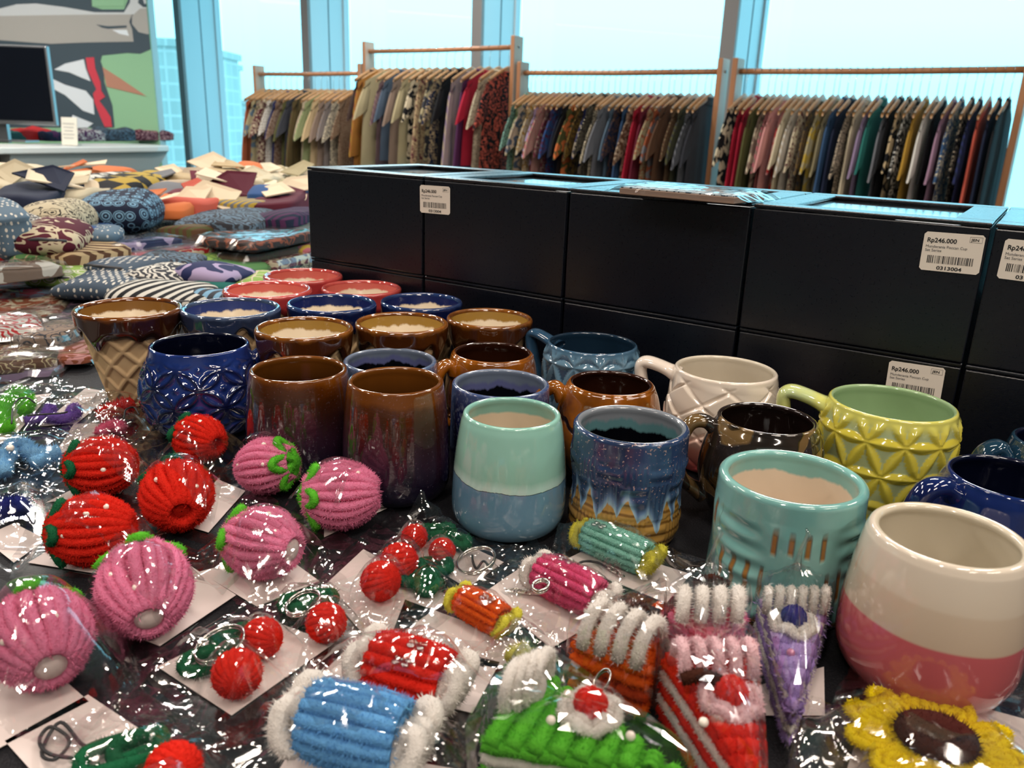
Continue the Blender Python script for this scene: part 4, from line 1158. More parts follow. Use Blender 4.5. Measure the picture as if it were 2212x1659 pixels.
# black carved mug
n = NT('black_carved_glaze', 0.09, 0.15, 0.6); n.coat(1.0, 0.03)
w = n.wave(15, None, 8.0, 'DIAGONAL', 1.3)
ln = n.ramp(w, [(0.0, (1, 1, 1)), (0.12, (1, 1, 1)), (0.24, (0, 0, 0))])
n.color(n.mix(ln, n.ramp(n.noise(30, 3), [(0.3, srgb(28, 23, 21)), (0.7, srgb(54, 45, 38))]), srgb(112, 88, 54))); n.bump(n.math('SUBTRACT', 1.0, ln), 1.0, 0.0022)
simple_mug('mug', 1657, 902, 0.084, 212, [(0.70, 0.01), (0.98, 0.09), (1.24, 0.38), (1.26, 0.58), (1.12, 0.86), (1.0, 1.0)], n.m, plain('black_brown_inside', srgb(30, 20, 18), 0.08, coat=1.0),
           'glossy black-brown mug carved with petal loops, handle on its left', handle=H_ARCH, hang=R(176), nu=140, hscale=(0.0055, 0.0075))

# aqua textured cup
n = NT('aqua_textured_glaze', 0.12, 0, 0.5); n.coat(0.9, 0.05)
aq = n.ramp(n.noise(22, 3, n.mapv((1, 1, 0.7))), [(0.3, srgb(98, 150, 148)), (0.7, srgb(128, 176, 170))])
xx = n.xyz()
ang = n.math('MULTIPLY', n.math('ARCTAN2', xx[1], xx[0]), 1/(2*math.pi))
zj = n.math('ADD', xx[2], n.math('MULTIPLY', n.math('SUBTRACT', n.noise(60, 2), 0.5), 0.012))
def stripes(nn, ph, z0_, z1_, sec, sph):
    f = n.math('ABSOLUTE', n.math('SUBTRACT', n.math('FRACT', n.math('MULTIPLY_ADD', ang, nn, ph+10)), 0.5))
    g = n.ramp(f, [(0.0, (1, 1, 1)), (0.10, (1, 1, 1)), (0.22, (0, 0, 0))])
    sm = n.math('LESS_THAN', n.math('FRACT', n.math('MULTIPLY_ADD', ang, sec, sph+10)), 0.5)
    zc = n.math('ABSOLUTE', n.math('SUBTRACT', zj, (z0_+z1_)/2))
    zm = n.math('SUBTRACT', 1.0, n.math('SMOOTH_MIN', n.math('MULTIPLY', zc, 2.0/(z1_-z0_)), 1.0, 0.1))
    return n.math('MULTIPLY', n.math('MULTIPLY', g, sm), n.math('MULTIPLY', zm, 2.2, clamp=True))
gash = n.math('MAXIMUM', stripes(30, 0.2, 0.052, 0.072, 4, 0.35), stripes(30, 0.7, 0.022, 0.046, 4, 0.85), clamp=True)
zz = n.math('ADD', n.xyz()[2], line_wobble(n, 0.02, 14, 0.006, 90))
low = n.ramp(n.rng(zz, 0.004, 0.018), [(0.0, (1, 1, 1)), (0.45, (1, 1, 1)), (0.6, (0, 0, 0))])
n.color(n.mix(low, n.mix(gash, aq, srgb(138, 98, 48)), n.ramp(n.wave(60, None, 2, 'Z'), [(0.0, srgb(70, 46, 22)), (0.5, srgb(140, 104, 58))]))); n.bump(n.math('SUBTRACT', 1.0, gash), 0.9, 0.0015)
def wavy(th, z, r, h):
    env = max(0, min(1, (z-0.004)/0.006))*max(0, min(1, (h*0.84-z)/0.008))
    q = math.sin(z*520+2*math.sin(th*2))*max(0, math.sin(th*3.5+z*20))
    return ((0.0010*q+0.0008*math.sin(th*5+z*70))*env, 0)
aqua_in = inner_glaze('aqua_inside', srgb(120, 172, 166), srgb(216, 196, 174), 0.074, 0.010, 0.15, 26)
simple_mug('cup', 1713, 1027, 0.088, 314, [(0.90, 0.012), (0.99, 0.06), (1.01, 0.30), (1.0, 0.7), (0.99, 1.0)], n.m, aqua_in.m,
           'aqua cup with gold-brown gashes and a brown base', 'cup', disp=wavy, nu=200, n=100, lip=0.0032, wall=0.0055)

# cobalt mug at the right
n = NT('cobalt_wave_glaze', 0.07, 0, 0.5); n.coat(1.0, 0.03); n.color(n.ramp(n.noise(22, 4), [(0.3, srgb(10, 20, 64)), (0.7, srgb(26, 48, 110))])); n.bump(n.wave(5, None, 6, 'DIAGONAL', 1.3), 0.5, 0.0025)
simple_mug('mug', 2190, 1030, 0.083, 262, [(0.70, 0.01), (0.98, 0.09), (1.22, 0.38), (1.24, 0.58), (1.10, 0.86), (1.0, 1.0)], n.m, dark_in,
           'glossy cobalt mug at the right edge with a thick arched handle', handle=H_ARCH, hang=R(188), nu=120, hscale=(0.0065, 0.0085))

# white over pink cup
n = NT('white_over_pink_glaze', 0.10, 0, 0.5); n.coat(1.0, 0.05)
z = n.math('ADD', n.xyz()[2], line_wobble(n, 0.010, 9, 0.0, 30))
n.color(n.ramp(n.rng(z, 0.0, 0.09), [(0.0, srgb(168, 84, 84)), (0.30, srgb(172, 84, 88)), (0.515, srgb(178, 86, 92)), (0.53, srgb(186, 166, 146)), (0.74, srgb(196, 178, 158)), (0.76, srgb(204, 190, 172)), (1.0, srgb(208, 196, 180))]))
simple_mug('cup', 2050, 1152, 0.090, 322, [(0.80, 0.010), (1.02, 0.06), (1.17, 0.20), (1.18, 0.42), (1.11, 0.72), (1.03, 0.93), (1.0, 1.0)], n.m, plain('warm_cream_inside', srgb(204, 194, 174), 0.14, coat=0.6),
           'large cup with white upper half over dusty pink, front right', 'cup', lip=0.003, wall=0.005)
# teal mug mostly outside the frame on the right
simple_mug('mug', 2300, 955, 0.085, 200, [(0.72, 0.01), (0.98, 0.08), (1.18, 0.36), (1.18, 0.6), (1.08, 0.86), (1.0, 1.0)], plain('deep_teal_glaze', srgb(24, 54, 74), 0.08, coat=1), dark_in,
           'deep teal mug cut off by the right edge, only its handle showing', handle=H_ROUND, hang=R(172), hscale=(0.006, 0.009))

# ================================================================== PIPE-CLEANER CHARMS IN CELLOPHANE
_fz = {}
def fuzz(rgb, name='chenille'):
    key = tuple(rgb)
    if key not in _fz:
        n = NT(name, 0.95, 0, 0.08); c = srgb(*rgb)
        cc = n.mix(n.noise(420, 3), tuple(x*0.92 for x in c), tuple(min(1, x*1.3+0.012) for x in c))
        n.color(cc); n.bump(n.noise(1100, 3), 0.9, 0.0012)
        tl = n.node('ShaderNodeBsdfTranslucent'); n.put(tl.inputs[0], cc)
        mx = n.node('ShaderNodeMixShader'); mx.inputs[0].default_value = 0.35
        n.t.links.new(n.b.outputs[0], mx.inputs[1]); n.t.links.new(tl.outputs[0], mx.inputs[2])
        n.t.links.new(mx.outputs[0], n.t.nodes['Material Output'].inputs[0])
        _fz[key] = n.m
    return _fz[key]
RED, PINK, LGREEN, DGREEN, WHITE_, YEL, MINT, BLUE_, ORG, PURP, NAVY_, BROWN_ = (222, 40, 24), (236, 134, 170), (96, 190, 50), (24, 98, 62), (226, 220, 214), (206, 198, 70), (150, 212, 196), (104, 166, 218), (232, 96, 20), (170, 142, 206), (52, 40, 130), (70, 34, 22)
def stem(m, pts, r, dens=3200, hl=0.0022, hw=0.00016, closed=False, seg=7, core=0.66, outdir=None):
    """fuzzy stem: a soft core tube with fibres standing out of it. dens = fibres per metre"""
    pts = np.asarray(pts, float)
    m.tube(pts, r*core, seg, 0, closed, True)
    P = np.concatenate([pts, pts[:1]]) if closed else pts
    d = np.linalg.norm(np.diff(P, axis=0), axis=1); L = d.sum()
    n = int(L*dens*1.7)
    if n < 1: return m
    cs = np.concatenate([[0], np.cumsum(d)])
    q = np.sort(nrs.rand(n))*L
    base = np.stack([np.interp(q, cs, P[:, k]) for k in range(3)], 1)
    e = 0.0008
    T = np.stack([np.interp(np.minimum(q+e, L), cs, P[:, k])-np.interp(np.maximum(q-e, 0), cs, P[:, k]) for k in range(3)], 1)
    T /= np.linalg.norm(T, axis=1)[:, None]+1e-12
    D = nrs.normal(size=(n, 3)); D -= T*np.sum(D*T, 1)[:, None]
    D /= np.linalg.norm(D, axis=1)[:, None]+1e-12
    D = D+0.35*nrs.normal(size=(n, 3)); D /= np.linalg.norm(D, axis=1)[:, None]
    return m.hairs(base+D*r*core*0.8, D, (r*(0.98-core*0.8)+0.00022*nrs.normal(size=n)).clip(0.0005), hw*1.7)
pearl_m = NT('pearl', 0.12, 0, 0.6); pearl_m.color((0.80, 0.72, 0.64)); pearl_m.coat(1, 0.03); pearl_m = pearl_m.m
ppearl_m = plain('pink_bead', srgb(190, 110, 150), 0.15, 0.2, 0.6, 1.0)
steel_m = plain('key_ring_steel', (0.62, 0.60, 0.56), 0.18, 1.0)
cord_m = plain('black_cord', (0.012, 0.012, 0.014), 0.6)
card_m = plain('backing_card', srgb(212, 198, 194), 0.6)
foam_m = plain('white_foam_core', srgb(206, 190, 186), 0.8)
clear_m = film_material('clear_bead', 0.22, (0.85, 0.84, 0.86), 0.03)
def rot_to(v):
    """quaternion turning +X towards v (world)"""
    return Vector(v).to_track_quat('X', 'Z')

# ---- strawberry: ribs run along local x from the leaf end (-L/2) to the cut end (+L/2)
def berry_body(L, Rr, ribs, hole, seed):
    m = MB()
    core = MB(); 
    def rad(t):
        return Rr*(math.sin(math.pi*min(1, 0.10+t*0.80))**0.62)*(1.0 if t < 0.55 else 1-0.16*((t-0.55)/0.45)**2)
    V = []
    for i in range(20):
        for j in range(13):
            t = j/12; x = -L/2+L*t; q = rad(t)*0.90 if 0 < j < 12 else 0.0005
            V.append((x*0.94, q*math.cos(i*math.pi/10), q*math.sin(i*math.pi/10)))
    m.grid(V, 20, 13, 0, True)
    rr = random.Random(seed)
    for k in range(ribs):
        a = 2*math.pi*k/ribs+rr.uniform(-0.05, 0.05)
        P = []
        for j in range(22):
            t = j/21; x = -L/2+L*t; q = rad(t)
            if t > 0.93: q = max(hole, q*(1-(t-0.93)*3))
            tw = a+0.10*math.sin(t*3)
            P.append((x, q*math.cos(tw), q*math.sin(tw)))
        stem(m, P, 2*math.pi*Rr/ribs*0.78, 8000, 0.002, 0.00017)
    return m
def leaves(n, Rr, L, col_, parent, lr=0.013):
    for k in range(n):
        a = 2*math.pi*k/n+0.3
        c0 = np.array([-L/2+0.000, Rr*0.50*math.cos(a), Rr*0.50*math.sin(a)])
        rad = np.array([0, math.cos(a), math.sin(a)]); tn = np.array([0, -math.sin(a), math.cos(a)]); ax = np.array([1.0, 0, 0])
        P = [c0+rad*(lr*0.8*(math.cos(b)))+tn*lr*0.42*math.sin(b)+ax*(0.42*lr*(1+math.cos(b))-0.003) for b in np.linspace(0, 2*math.pi, 17)[:-1]]
        m = MB(); stem(m, P, 0.0046, 8000, 0.0022, 0.00016, True)
        m.build('leaf', fuzz(col_), parent)
def loose_film_local(quad, supports, seed, nu=44, nv=44, amp=0.0016, folds=26, base=0.0008, lift=0.006, flap=True):
    """cellophane over things. quad: 4 xy corners (local), supports: (x, y, rx, ry, h, ang)"""
    r = np.random.RandomState(seed)
    q = [np.array(c[:2], float) for c in quad]
    cen = sum(q)/4; size = np.mean([np.linalg.norm(c-cen) for c in q])
    V = np.zeros((nu, nv, 3))
    U, W = np.meshgrid(np.linspace(0, 1, nu), np.linspace(0, 1, nv), indexing='ij')
    X = (q[0][0]*(1-U)*(1-W)+q[1][0]*U*(1-W)+q[2][0]*U*W+q[3][0]*(1-U)*W)
    Y = (q[0][1]*(1-U)*(1-W)+q[1][1]*U*(1-W)+q[2][1]*U*W+q[3][1]*(1-U)*W)
    Z = np.full_like(X, base)
    for (sx, sy, rx, ry, h, an) in supports:
        ca, sa = math.cos(an), math.sin(an)
        dx = (X-sx)*ca+(Y-sy)*sa; dy = -(X-sx)*sa+(Y-sy)*ca
        rr = np.sqrt((dx/rx)**2+(dy/ry)**2)
        ang = np.arctan2(dy, dx)
        rad_f = 1+0.10*np.sin(ang*3+r.rand()*6)+0.08*np.sin(ang*5+r.rand()*6)
        inside = np.sqrt(np.clip(1-rr**2, 0, 1))
        brk = 0.72
        top = h*(0.25+0.75*inside)+0.0014
        edge_h = h*(0.25+0.75*math.sqrt(1-brk**2))+0.0014
        tent = edge_h-(rr-brk)*h*0.85*rad_f
        Z = np.maximum(Z, np.where(rr < brk, top, tent))
    # creases: planes folded along random straight lines
    C = np.zeros_like(X)
    for k in range(folds):
        a = r.rand()*math.pi; p = cen+(r.rand(2)-0.5)*size*1.5
        d = (X-p[0])*math.cos(a)+(Y-p[1])*math.sin(a)
        loc = np.exp(-(((X-p[0])*-math.sin(a)+(Y-p[1])*math.cos(a))/(size*(0.25+0.5*r.rand())))**2)
        C += np.abs(d)/size*(r.rand()-0.45)*2*loc*np.exp(-(d/(size*0.28))**2)
    env = np.clip((Z-base)/0.01, 0.4, 1.0)
    Z = Z+C*amp*14*env
    fine = np.zeros_like(X)
    for k in range(int(folds*1.3)):
        a = r.rand()*math.pi; p = np.array([q[0]*(1-u_)*(1-w_)+q[1]*u_*(1-w_)+q[2]*u_*w_+q[3]*(1-u_)*w_ for u_, w_ in [r.rand(2)]][0])
        d = (X-p[0])*math.cos(a)+(Y-p[1])*math.sin(a); al = -(X-p[0])*math.sin(a)+(Y-p[1])*math.cos(a)
        wd_ = 0.0020+0.0028*r.rand(); ln_ = size*(0.2+0.7*r.rand())
        fine += (0.35+r.rand())*np.exp(-(np.abs(d)/wd_)**1.3)*np.clip(1-(al/ln_)**2, 0, 1)
    Z = Z+fine*amp*0.95
    s0 = r.rand()*20
    # raised corners and rims
    ed = np.minimum(np.minimum(U, 1-U), np.minimum(W, 1-W))
    for (cu, cv) in ((0, 0), (1, 0), (1, 1), (0, 1)):
        l = r.rand()*lift*3.2*(1 if r.rand() > 0.35 else 0.2)
        dd_ = np.sqrt((U-cu)**2+(W-cv)**2)
        Z = Z+l*np.clip(1-dd_/0.35, 0, 1)**1.5
    Z = Z+lift*0.35*np.clip(1-ed/0.08, 0, 1)*(0.5+0.5*np.sin(U*9+s0)*np.cos(W*8+s0))
    jx = 0.0012*np.sin(W*23+s0)+0.001*np.sin(W*51); jy = 0.0012*np.sin(U*27+s0)
    X = X+jx*np.clip(1-ed/0.1, 0, 1); Y = Y+jy*np.clip(1-ed/0.1, 0, 1)
    V[..., 0] = X; V[..., 1] = Y; V[..., 2] = np.maximum(Z, 0.0004)
    m = MB(); m.grid(V.reshape(-1, 3), nu, nv)
    # under sheet
    Vb = np.stack([X, Y, np.full_like(X, 0.0003)], -1)[::6, ::6]
    m.grid(Vb.reshape(-1, 3), Vb.shape[0], Vb.shape[1])
    return m
class Charm:
    def __init__(s, name, label, px, py, h, z0=0.0, cat='keychain', group=None):
        """root at the table point below pixel (px, py) seen at height h above the table"""
        p = at(px, py, TB+h)
        s.o = np.array([p[0], p[1], TB+z0+0.0004])
        s.root = empty(name, tuple(s.o), 0, label, cat, group)
        s.z0 = z0
    def loc(s, px, py, h=0.001):
        """pixel seen at height h above the charm's base -> local coordinates"""
        p = at(px, py, s.o[2]+h); return np.array([p[0]-s.o[0], p[1]-s.o[1], h])
    def card(s, quad, h=0.0012):
        P = [s.loc(x, y, h)[:2] for x, y in quad]
        m = MB(); m.prism([tuple(p) for p in P], h-0.0003, h)
        return m.build('backing_card', card_m, s.root, False)
    def bag(s, quad, supports, seed, amp=0.0016, lift=0.006, folds=20, n=104):
        cx_, cy_ = sum(q[0] for q in quad)/4, sum(q[1] for q in quad)/4
        P = [s.loc(cx_+(x-cx_)*1.08, cy_+(y-cy_)*1.08, 0.0015) for x, y in quad]
        return loose_film_local(P, supports, seed, n, n, amp, folds, 0.0018, lift).build('cellophane_bag', M_FILM, s.root, False)
def ring_part(ch, px, py, h, r, name='key_ring', mat=None, tilt=0.3, rw=0.0009):
    c = ch.loc(px, py, h)
    m = MB()
    P = [(c[0]+r*math.cos(a), c[1]+r*math.sin(a), c[2]+r*tilt*math.sin(a+1)) for a in np.linspace(0, 2*math.pi, 33)[:-1]]
    m.tube(P, rw, 6, 0, True)
    P = [(x, y, z+0.0016) for x, y, z in P]; m.tube(P, rw, 6, 0, True)
    return m.build(name, mat or steel_m, ch.root)
def chain_part(ch, p0, p1, h=0.004, n=5):
    a, b = ch.loc(*p0, h), ch.loc(*p1, h); m = MB()
    for k in range(n):
        c = a+(b-a)*(k+0.5)/n; d = (b-a)/n*0.85
        s_ = np.cross(d, (0, 0, 1.0)); s_ /= np.linalg.norm(s_)+1e-9
        up = np.array([0, 0, 1.0]) if k % 2 else s_
        P = [c+d*math.cos(t)+up*0.0018*math.sin(t) for t in np.linspace(0, 2*math.pi, 13)[:-1]]
        m.tube(P, 0.0005, 5, 0, True)
    return m.build('chain', steel_m, ch.root)
def cord_part(ch, pts, h=0.004, r=0.0009):
    P = [ch.loc(x, y, h+0.003*(k % 2)) for k, (x, y) in enumerate(pts)]
    prof = []
    P2 = [2*P[0]-P[1]]+P+[2*P[-1]-P[-2]]
    for i in range(1, len(P2)-2):
        for k in range(6):
            t = k/6
            prof.append(0.5*((2*P2[i])+(-P2[i-1]+P2[i+1])*t+(2*P2[i-1]-5*P2[i]+4*P2[i+1]-P2[i+2])*t*t+(-P2[i-1]+3*P2[i]-3*P2[i+1]+P2[i+2])*t**3))
    prof.append(P2[-2])
    return MB().tube(prof, r, 6).build('cord', cord_m, ch.root)

_berry = {}
def strawberry(a, b, dia, colr, leafc, label, bag, card=None, seed=1, hole=0.006, pearls=4, nleaf=5, z0=0.0, tip=0.0, amp=0.0016, group=None, foam=False, lift=0.006, roll=0.0):
    """a, b: pixels of the leaf end and the cut end; dia in pixels"""
    mx_, my_ = (a[0]+b[0])/2, (a[1]+b[1])/2
    Rr = 0.024
    for _ in range(4):
        p = at(mx_, my_, TB+z0+Rr+0.002); k = np.dot(p-CAM, _f); Rr = dia/2/F_PX*k
    ch = Charm('strawberry_charm', label, mx_, my_, Rr+0.002+z0, z0, 'keychain', group)
    A, B = at(*a, TB+z0+Rr+0.002), at(*b, TB+z0+Rr+0.002); d = B-A; L = max(np.linalg.norm(d), Rr*1.75); L = min(L, Rr*2.05)
    key = (round(Rr, 3), round(L, 2), colr, foam)
    piv = empty('berry_pose', (0, 0, Rr*0.98+0.0022)); bpy.data.objects.remove(piv)
    m = berry_body(L, Rr*0.90, 19, hole if foam else hole*0.5, seed)
    body = m.build('berry', fuzz(colr), ch.root)
    body.location = (0, 0, Rr*0.98+0.0022)
    dv = Vector((d[0], d[1], 0)).normalized(); dv.z = tip
    body.rotation_mode = 'QUATERNION'
    body.rotation_quaternion = rot_to(dv) @ Matrix.Rotation(roll, 4, 'X').to_quaternion()
    leaves(nleaf, Rr, L, leafc, body, Rr*0.52)
    if foam:
        f = MB(); V = []
        f.sphere((L/2-0.004, 0, 0), hole*1.15, 14, 8, 0, (0.7, 1, 1)).build('foam_core', foam_m, body)
    rr = random.Random(seed*7+1)
    rotm = body.rotation_quaternion.to_matrix()
    for k in range(pearls):
        # pearls on the side that faces up and towards the camera
        for _ in range(40):
            t = rr.uniform(0.2, 0.85); an = rr.uniform(0, 2*math.pi)
            x = -L/2+L*t; q = Rr*0.86*(math.sin(math.pi*min(1, 0.10+t*0.80))**0.62)*(1.0 if t < 0.55 else 1-0.16*((t-0.55)/0.45)**2)+0.0022
            lo = Vector((0, math.cos(an), math.sin(an))); w = rotm @ lo
            if w.z > 0.25 and w.y < 0.55: break
        MB().sphere((x, lo.y*q, lo.z*q), 0.0021, 14, 9).build('pearl', pearl_m, body)
    if card: ch.card(card)
    ang = math.atan2(d[1], d[0])
    ch.bag(bag, [(0, 0, L*0.60, Rr*1.12, Rr*2.0+0.0035, ang)], seed+40, amp, lift)
    return ch

gs = 'cellophane-wrapped strawberry charms'
strawberry((150, 1012), (290, 1003), 124, RED, DGREEN, 'red pipe-cleaner strawberry in clear wrap, leftmost of the reds, a pearl on top', [(60, 1070), (150, 925), (350, 935), (310, 1085)], [(100, 1085), (150, 1060), (300, 1015), (260, 1065)], 1, group=gs)
strawberry((372, 930), (492, 968), 102, RED, DGREEN, 'red pipe-cleaner strawberry in clear wrap, directly below the cobalt relief mug', [(300, 985), (370, 905), (560, 935), (500, 1040)], None, 2, group=gs)
strawberry((368, 1020), (398, 1120), 146, RED, DGREEN, 'red pipe-cleaner strawberry pointing at the viewer, between the other reds and the pinks', [(290, 1120), (340, 985), (540, 1010), (460, 1170)], [(385, 1130), (470, 1035), (530, 1060), (450, 1150)], 3, tip=-0.10, group=gs)
strawberry((108, 1150), (290, 1140), 150, RED, DGREEN, 'red pipe-cleaner strawberry in clear wrap, lowest of the reds with two pearls', [(30, 1240), (90, 1080), (370, 1085), (330, 1240)], [(60, 1215), (120, 1180), (290, 1200), (250, 1245)], 4, group=gs)
strawberry((632, 1012), (520, 1000), 118, PINK, LGREEN, 'pink pipe-cleaner strawberry showing its bright green leaves, nearest the purple cups', [(480, 1045), (540, 945), (745, 965), (690, 1080)], None, 5, nleaf=5, tip=-0.25, group=gs)
strawberry((655, 1072), (820, 1066), 144, PINK, LGREEN, 'pink ribbed pipe-cleaner strawberry farthest right, beside the purple cup', [(625, 1120), (720, 985), (915, 1015), (735, 1168)], [(700, 1160), (700, 1115), (860, 1060), (885, 1075)], 6, group=gs, foam=True)
strawberry((480, 1150), (655, 1196), 150, PINK, LGREEN, 'pink pipe-cleaner strawberry in the middle, with a white foam tip facing right', [(430, 1235), (535, 1070), (760, 1180), (560, 1325)], [(430, 1235), (600, 1190), (690, 1255), (555, 1310)], 7, group=gs, foam=True, hole=0.008)
strawberry((303, 1205), (322, 1335), 190, PINK, LGREEN, 'pink pipe-cleaner strawberry with its white foam tip facing the viewer, left of centre', [(190, 1330), (270, 1150), (520, 1240), (350, 1415)], [(230, 1350), (400, 1215), (510, 1285), (345, 1395)], 8, tip=-0.22, group=gs, foam=True, hole=0.008)
strawberry((60, 1300), (118, 1455), 200, PINK, LGREEN, 'large pink pipe-cleaner strawberry cut by the left edge of the picture', [(-110, 1560), (-20, 1250), (345, 1420), (160, 1620)], [(-80, 1500), (60, 1400), (192, 1515), (-20, 1625)], 9, tip=-0.15, group=gs, foam=True, hole=0.008)

def loop_pts(ch, cx, cy, h, rx, ry, n=20, ang=0.0, turns=1.0, rise=0.0):
    c = ch.loc(cx, cy, h); P = []
    for k in range(n):
        a = 2*math.pi*turns*k/n
        x, y = rx*math.cos(a), ry*math.sin(a)
        P.append((c[0]+x*math.cos(ang)-y*math.sin(ang), c[1]+x*math.sin(ang)+y*math.cos(ang), c[2]+rise*k/n+0.001*math.sin(3*a)))
    return P
def ball(ch, px, py, r, colr, name='cherry', ribs=9, h=None):
    """cherry wound from pipe cleaner"""
    h = r if h is None else h
    c = ch.loc(px, py, h); m = MB()
    m.sphere((0, 0, 0), r*0.8, 16, 10)
    for k in range(ribs):
        a = math.pi*k/ribs
        P = [(r*0.84*math.cos(b)*math.cos(a), r*0.84*math.cos(b)*math.sin(a), r*0.84*math.sin(b)) for b in np.linspace(0, 2*math.pi, 22)[:-1]]
        stem(m, P, r*0.30, 4200, 0.002, 0.00015, True)
    o = m.build(name, fuzz(colr), ch.root); o.location = tuple(c)
    o.rotation_euler = (rnd.uniform(0.9, 1.5), rnd.uniform(-0.4, 0.4), rnd.uniform(0, 3))
    return c, r
def leaf_loop(ch, px, py, h, rx, ry, ang, colr=DGREEN, name='leaf', r=0.0056):
    m = MB(); stem(m, loop_pts(ch, px, py, h, rx, ry, 22, ang), r, 4600, 0.0022, 0.00016, True)
    return m.build(name, fuzz(colr), ch.root)
def cherry_charm(label, root_px, balls, leafs, bag, card, seed, ring=None, chain=None, cord=None, z0=0.0, supp=None):
    ch = Charm('cherry_charm', label, root_px[0], root_px[1], 0.01+z0, z0, 'keychain', 'cellophane-wrapped cherry charms')
    sup = []
    for px, py, dpx in balls:
        p = at(px, py, TB+z0+0.012); r = dpx/2/F_PX*np.dot(p-CAM, _f)
        c, r = ball(ch, px, py, r, RED, h=r+0.0015)
        sup.append((c[0], c[1], r*1.2, r*1.2, r*2+0.0022, 0))
    for px, py, rx, ry, an in leafs:
        leaf_loop(ch, px, py, 0.0065, rx, ry, an)
        c = ch.loc(px, py, 0.006); sup.append((c[0], c[1], rx*1.4, ry*1.6, 0.0125, an))
    if ring: ring_part(ch, *ring)
    if chain: chain_part(ch, *chain)
    if cord: cord_part(ch, cord)
    if card: ch.card(card)
    ch.bag(bag, sup, seed)
    return ch
cherry_charm('red cherry pair charm with a big steel key ring, nearest the mint and blue cup', (930, 1180), [(895, 1160, 56), (955, 1190, 56)], [(945, 1148, 0.011, 0.007, 0.2), (985, 1168, 0.009, 0.006, -0.4)],
             [(800, 1210), (915, 1108), (1125, 1212), (1000, 1312)], [(850, 1175), (905, 1128), (1088, 1214), (1010, 1270)], 61, ring=(1028, 1213, 0.004, 0.0130), chain=((1002, 1172), (1012, 1190)), cord=[(1020, 1200), (1022, 1215), (1030, 1228), (1045, 1212), (1062, 1232)])
cherry_charm('cherry pair charm on a white card left of the orange candy charm', (855, 1240), [(862, 1212, 78), (822, 1255, 84)], [(940, 1222, 0.0095, 0.0085, 0.4), (905, 1248, 0.011, 0.006, 0.1), (925, 1262, 0.008, 0.006, 1.2)],
             [(685, 1275), (840, 1118), (1075, 1235), (870, 1425)], [(697, 1268), (785, 1186), (975, 1290), (815, 1405)], 62, chain=((940, 1235), (958, 1262)))
cherry_charm('cherry charm half hidden under the pair with the long green leaf', (690, 1335), [(705, 1345, 84)], [(655, 1300, 0.012, 0.007, 0.3), (690, 1292, 0.009, 0.006, 0.0)],
             [(560, 1340), (695, 1240), (860, 1330), (720, 1430)], None, 63, ring=(655, 1305, 0.012, 0.010))
cherry_charm('cherry pair charm with a long dark green leaf, below the pink foam-tipped strawberry', (530, 1410), [(566, 1378, 86), (512, 1455, 104)], [(470, 1418, 0.018, 0.0085, 0.6), (505, 1378, 0.010, 0.0075, 0.7)],
             [(320, 1450), (600, 1285), (800, 1365), (505, 1615)], [(340, 1440), (560, 1330), (720, 1390), (500, 1545)], 64, ring=(475, 1395, 0.014, 0.013))
cherry_charm('cherry charm with a knotted black cord at the bottom left edge', (330, 1640), [(375, 1665, 120)], [(262, 1628, 0.017, 0.010, 0.5), (300, 1612, 0.011, 0.007, 0.6)],
             [(90, 1620), (300, 1500), (600, 1640), (330, 1780)], [(10, 1600), (190, 1500), (430, 1660), (180, 1790)], 65, cord=[(190, 1640), (110, 1630), (85, 1600), (110, 1570), (150, 1600), (120, 1640), (90, 1625), (130, 1560), (180, 1610), (215, 1600)])

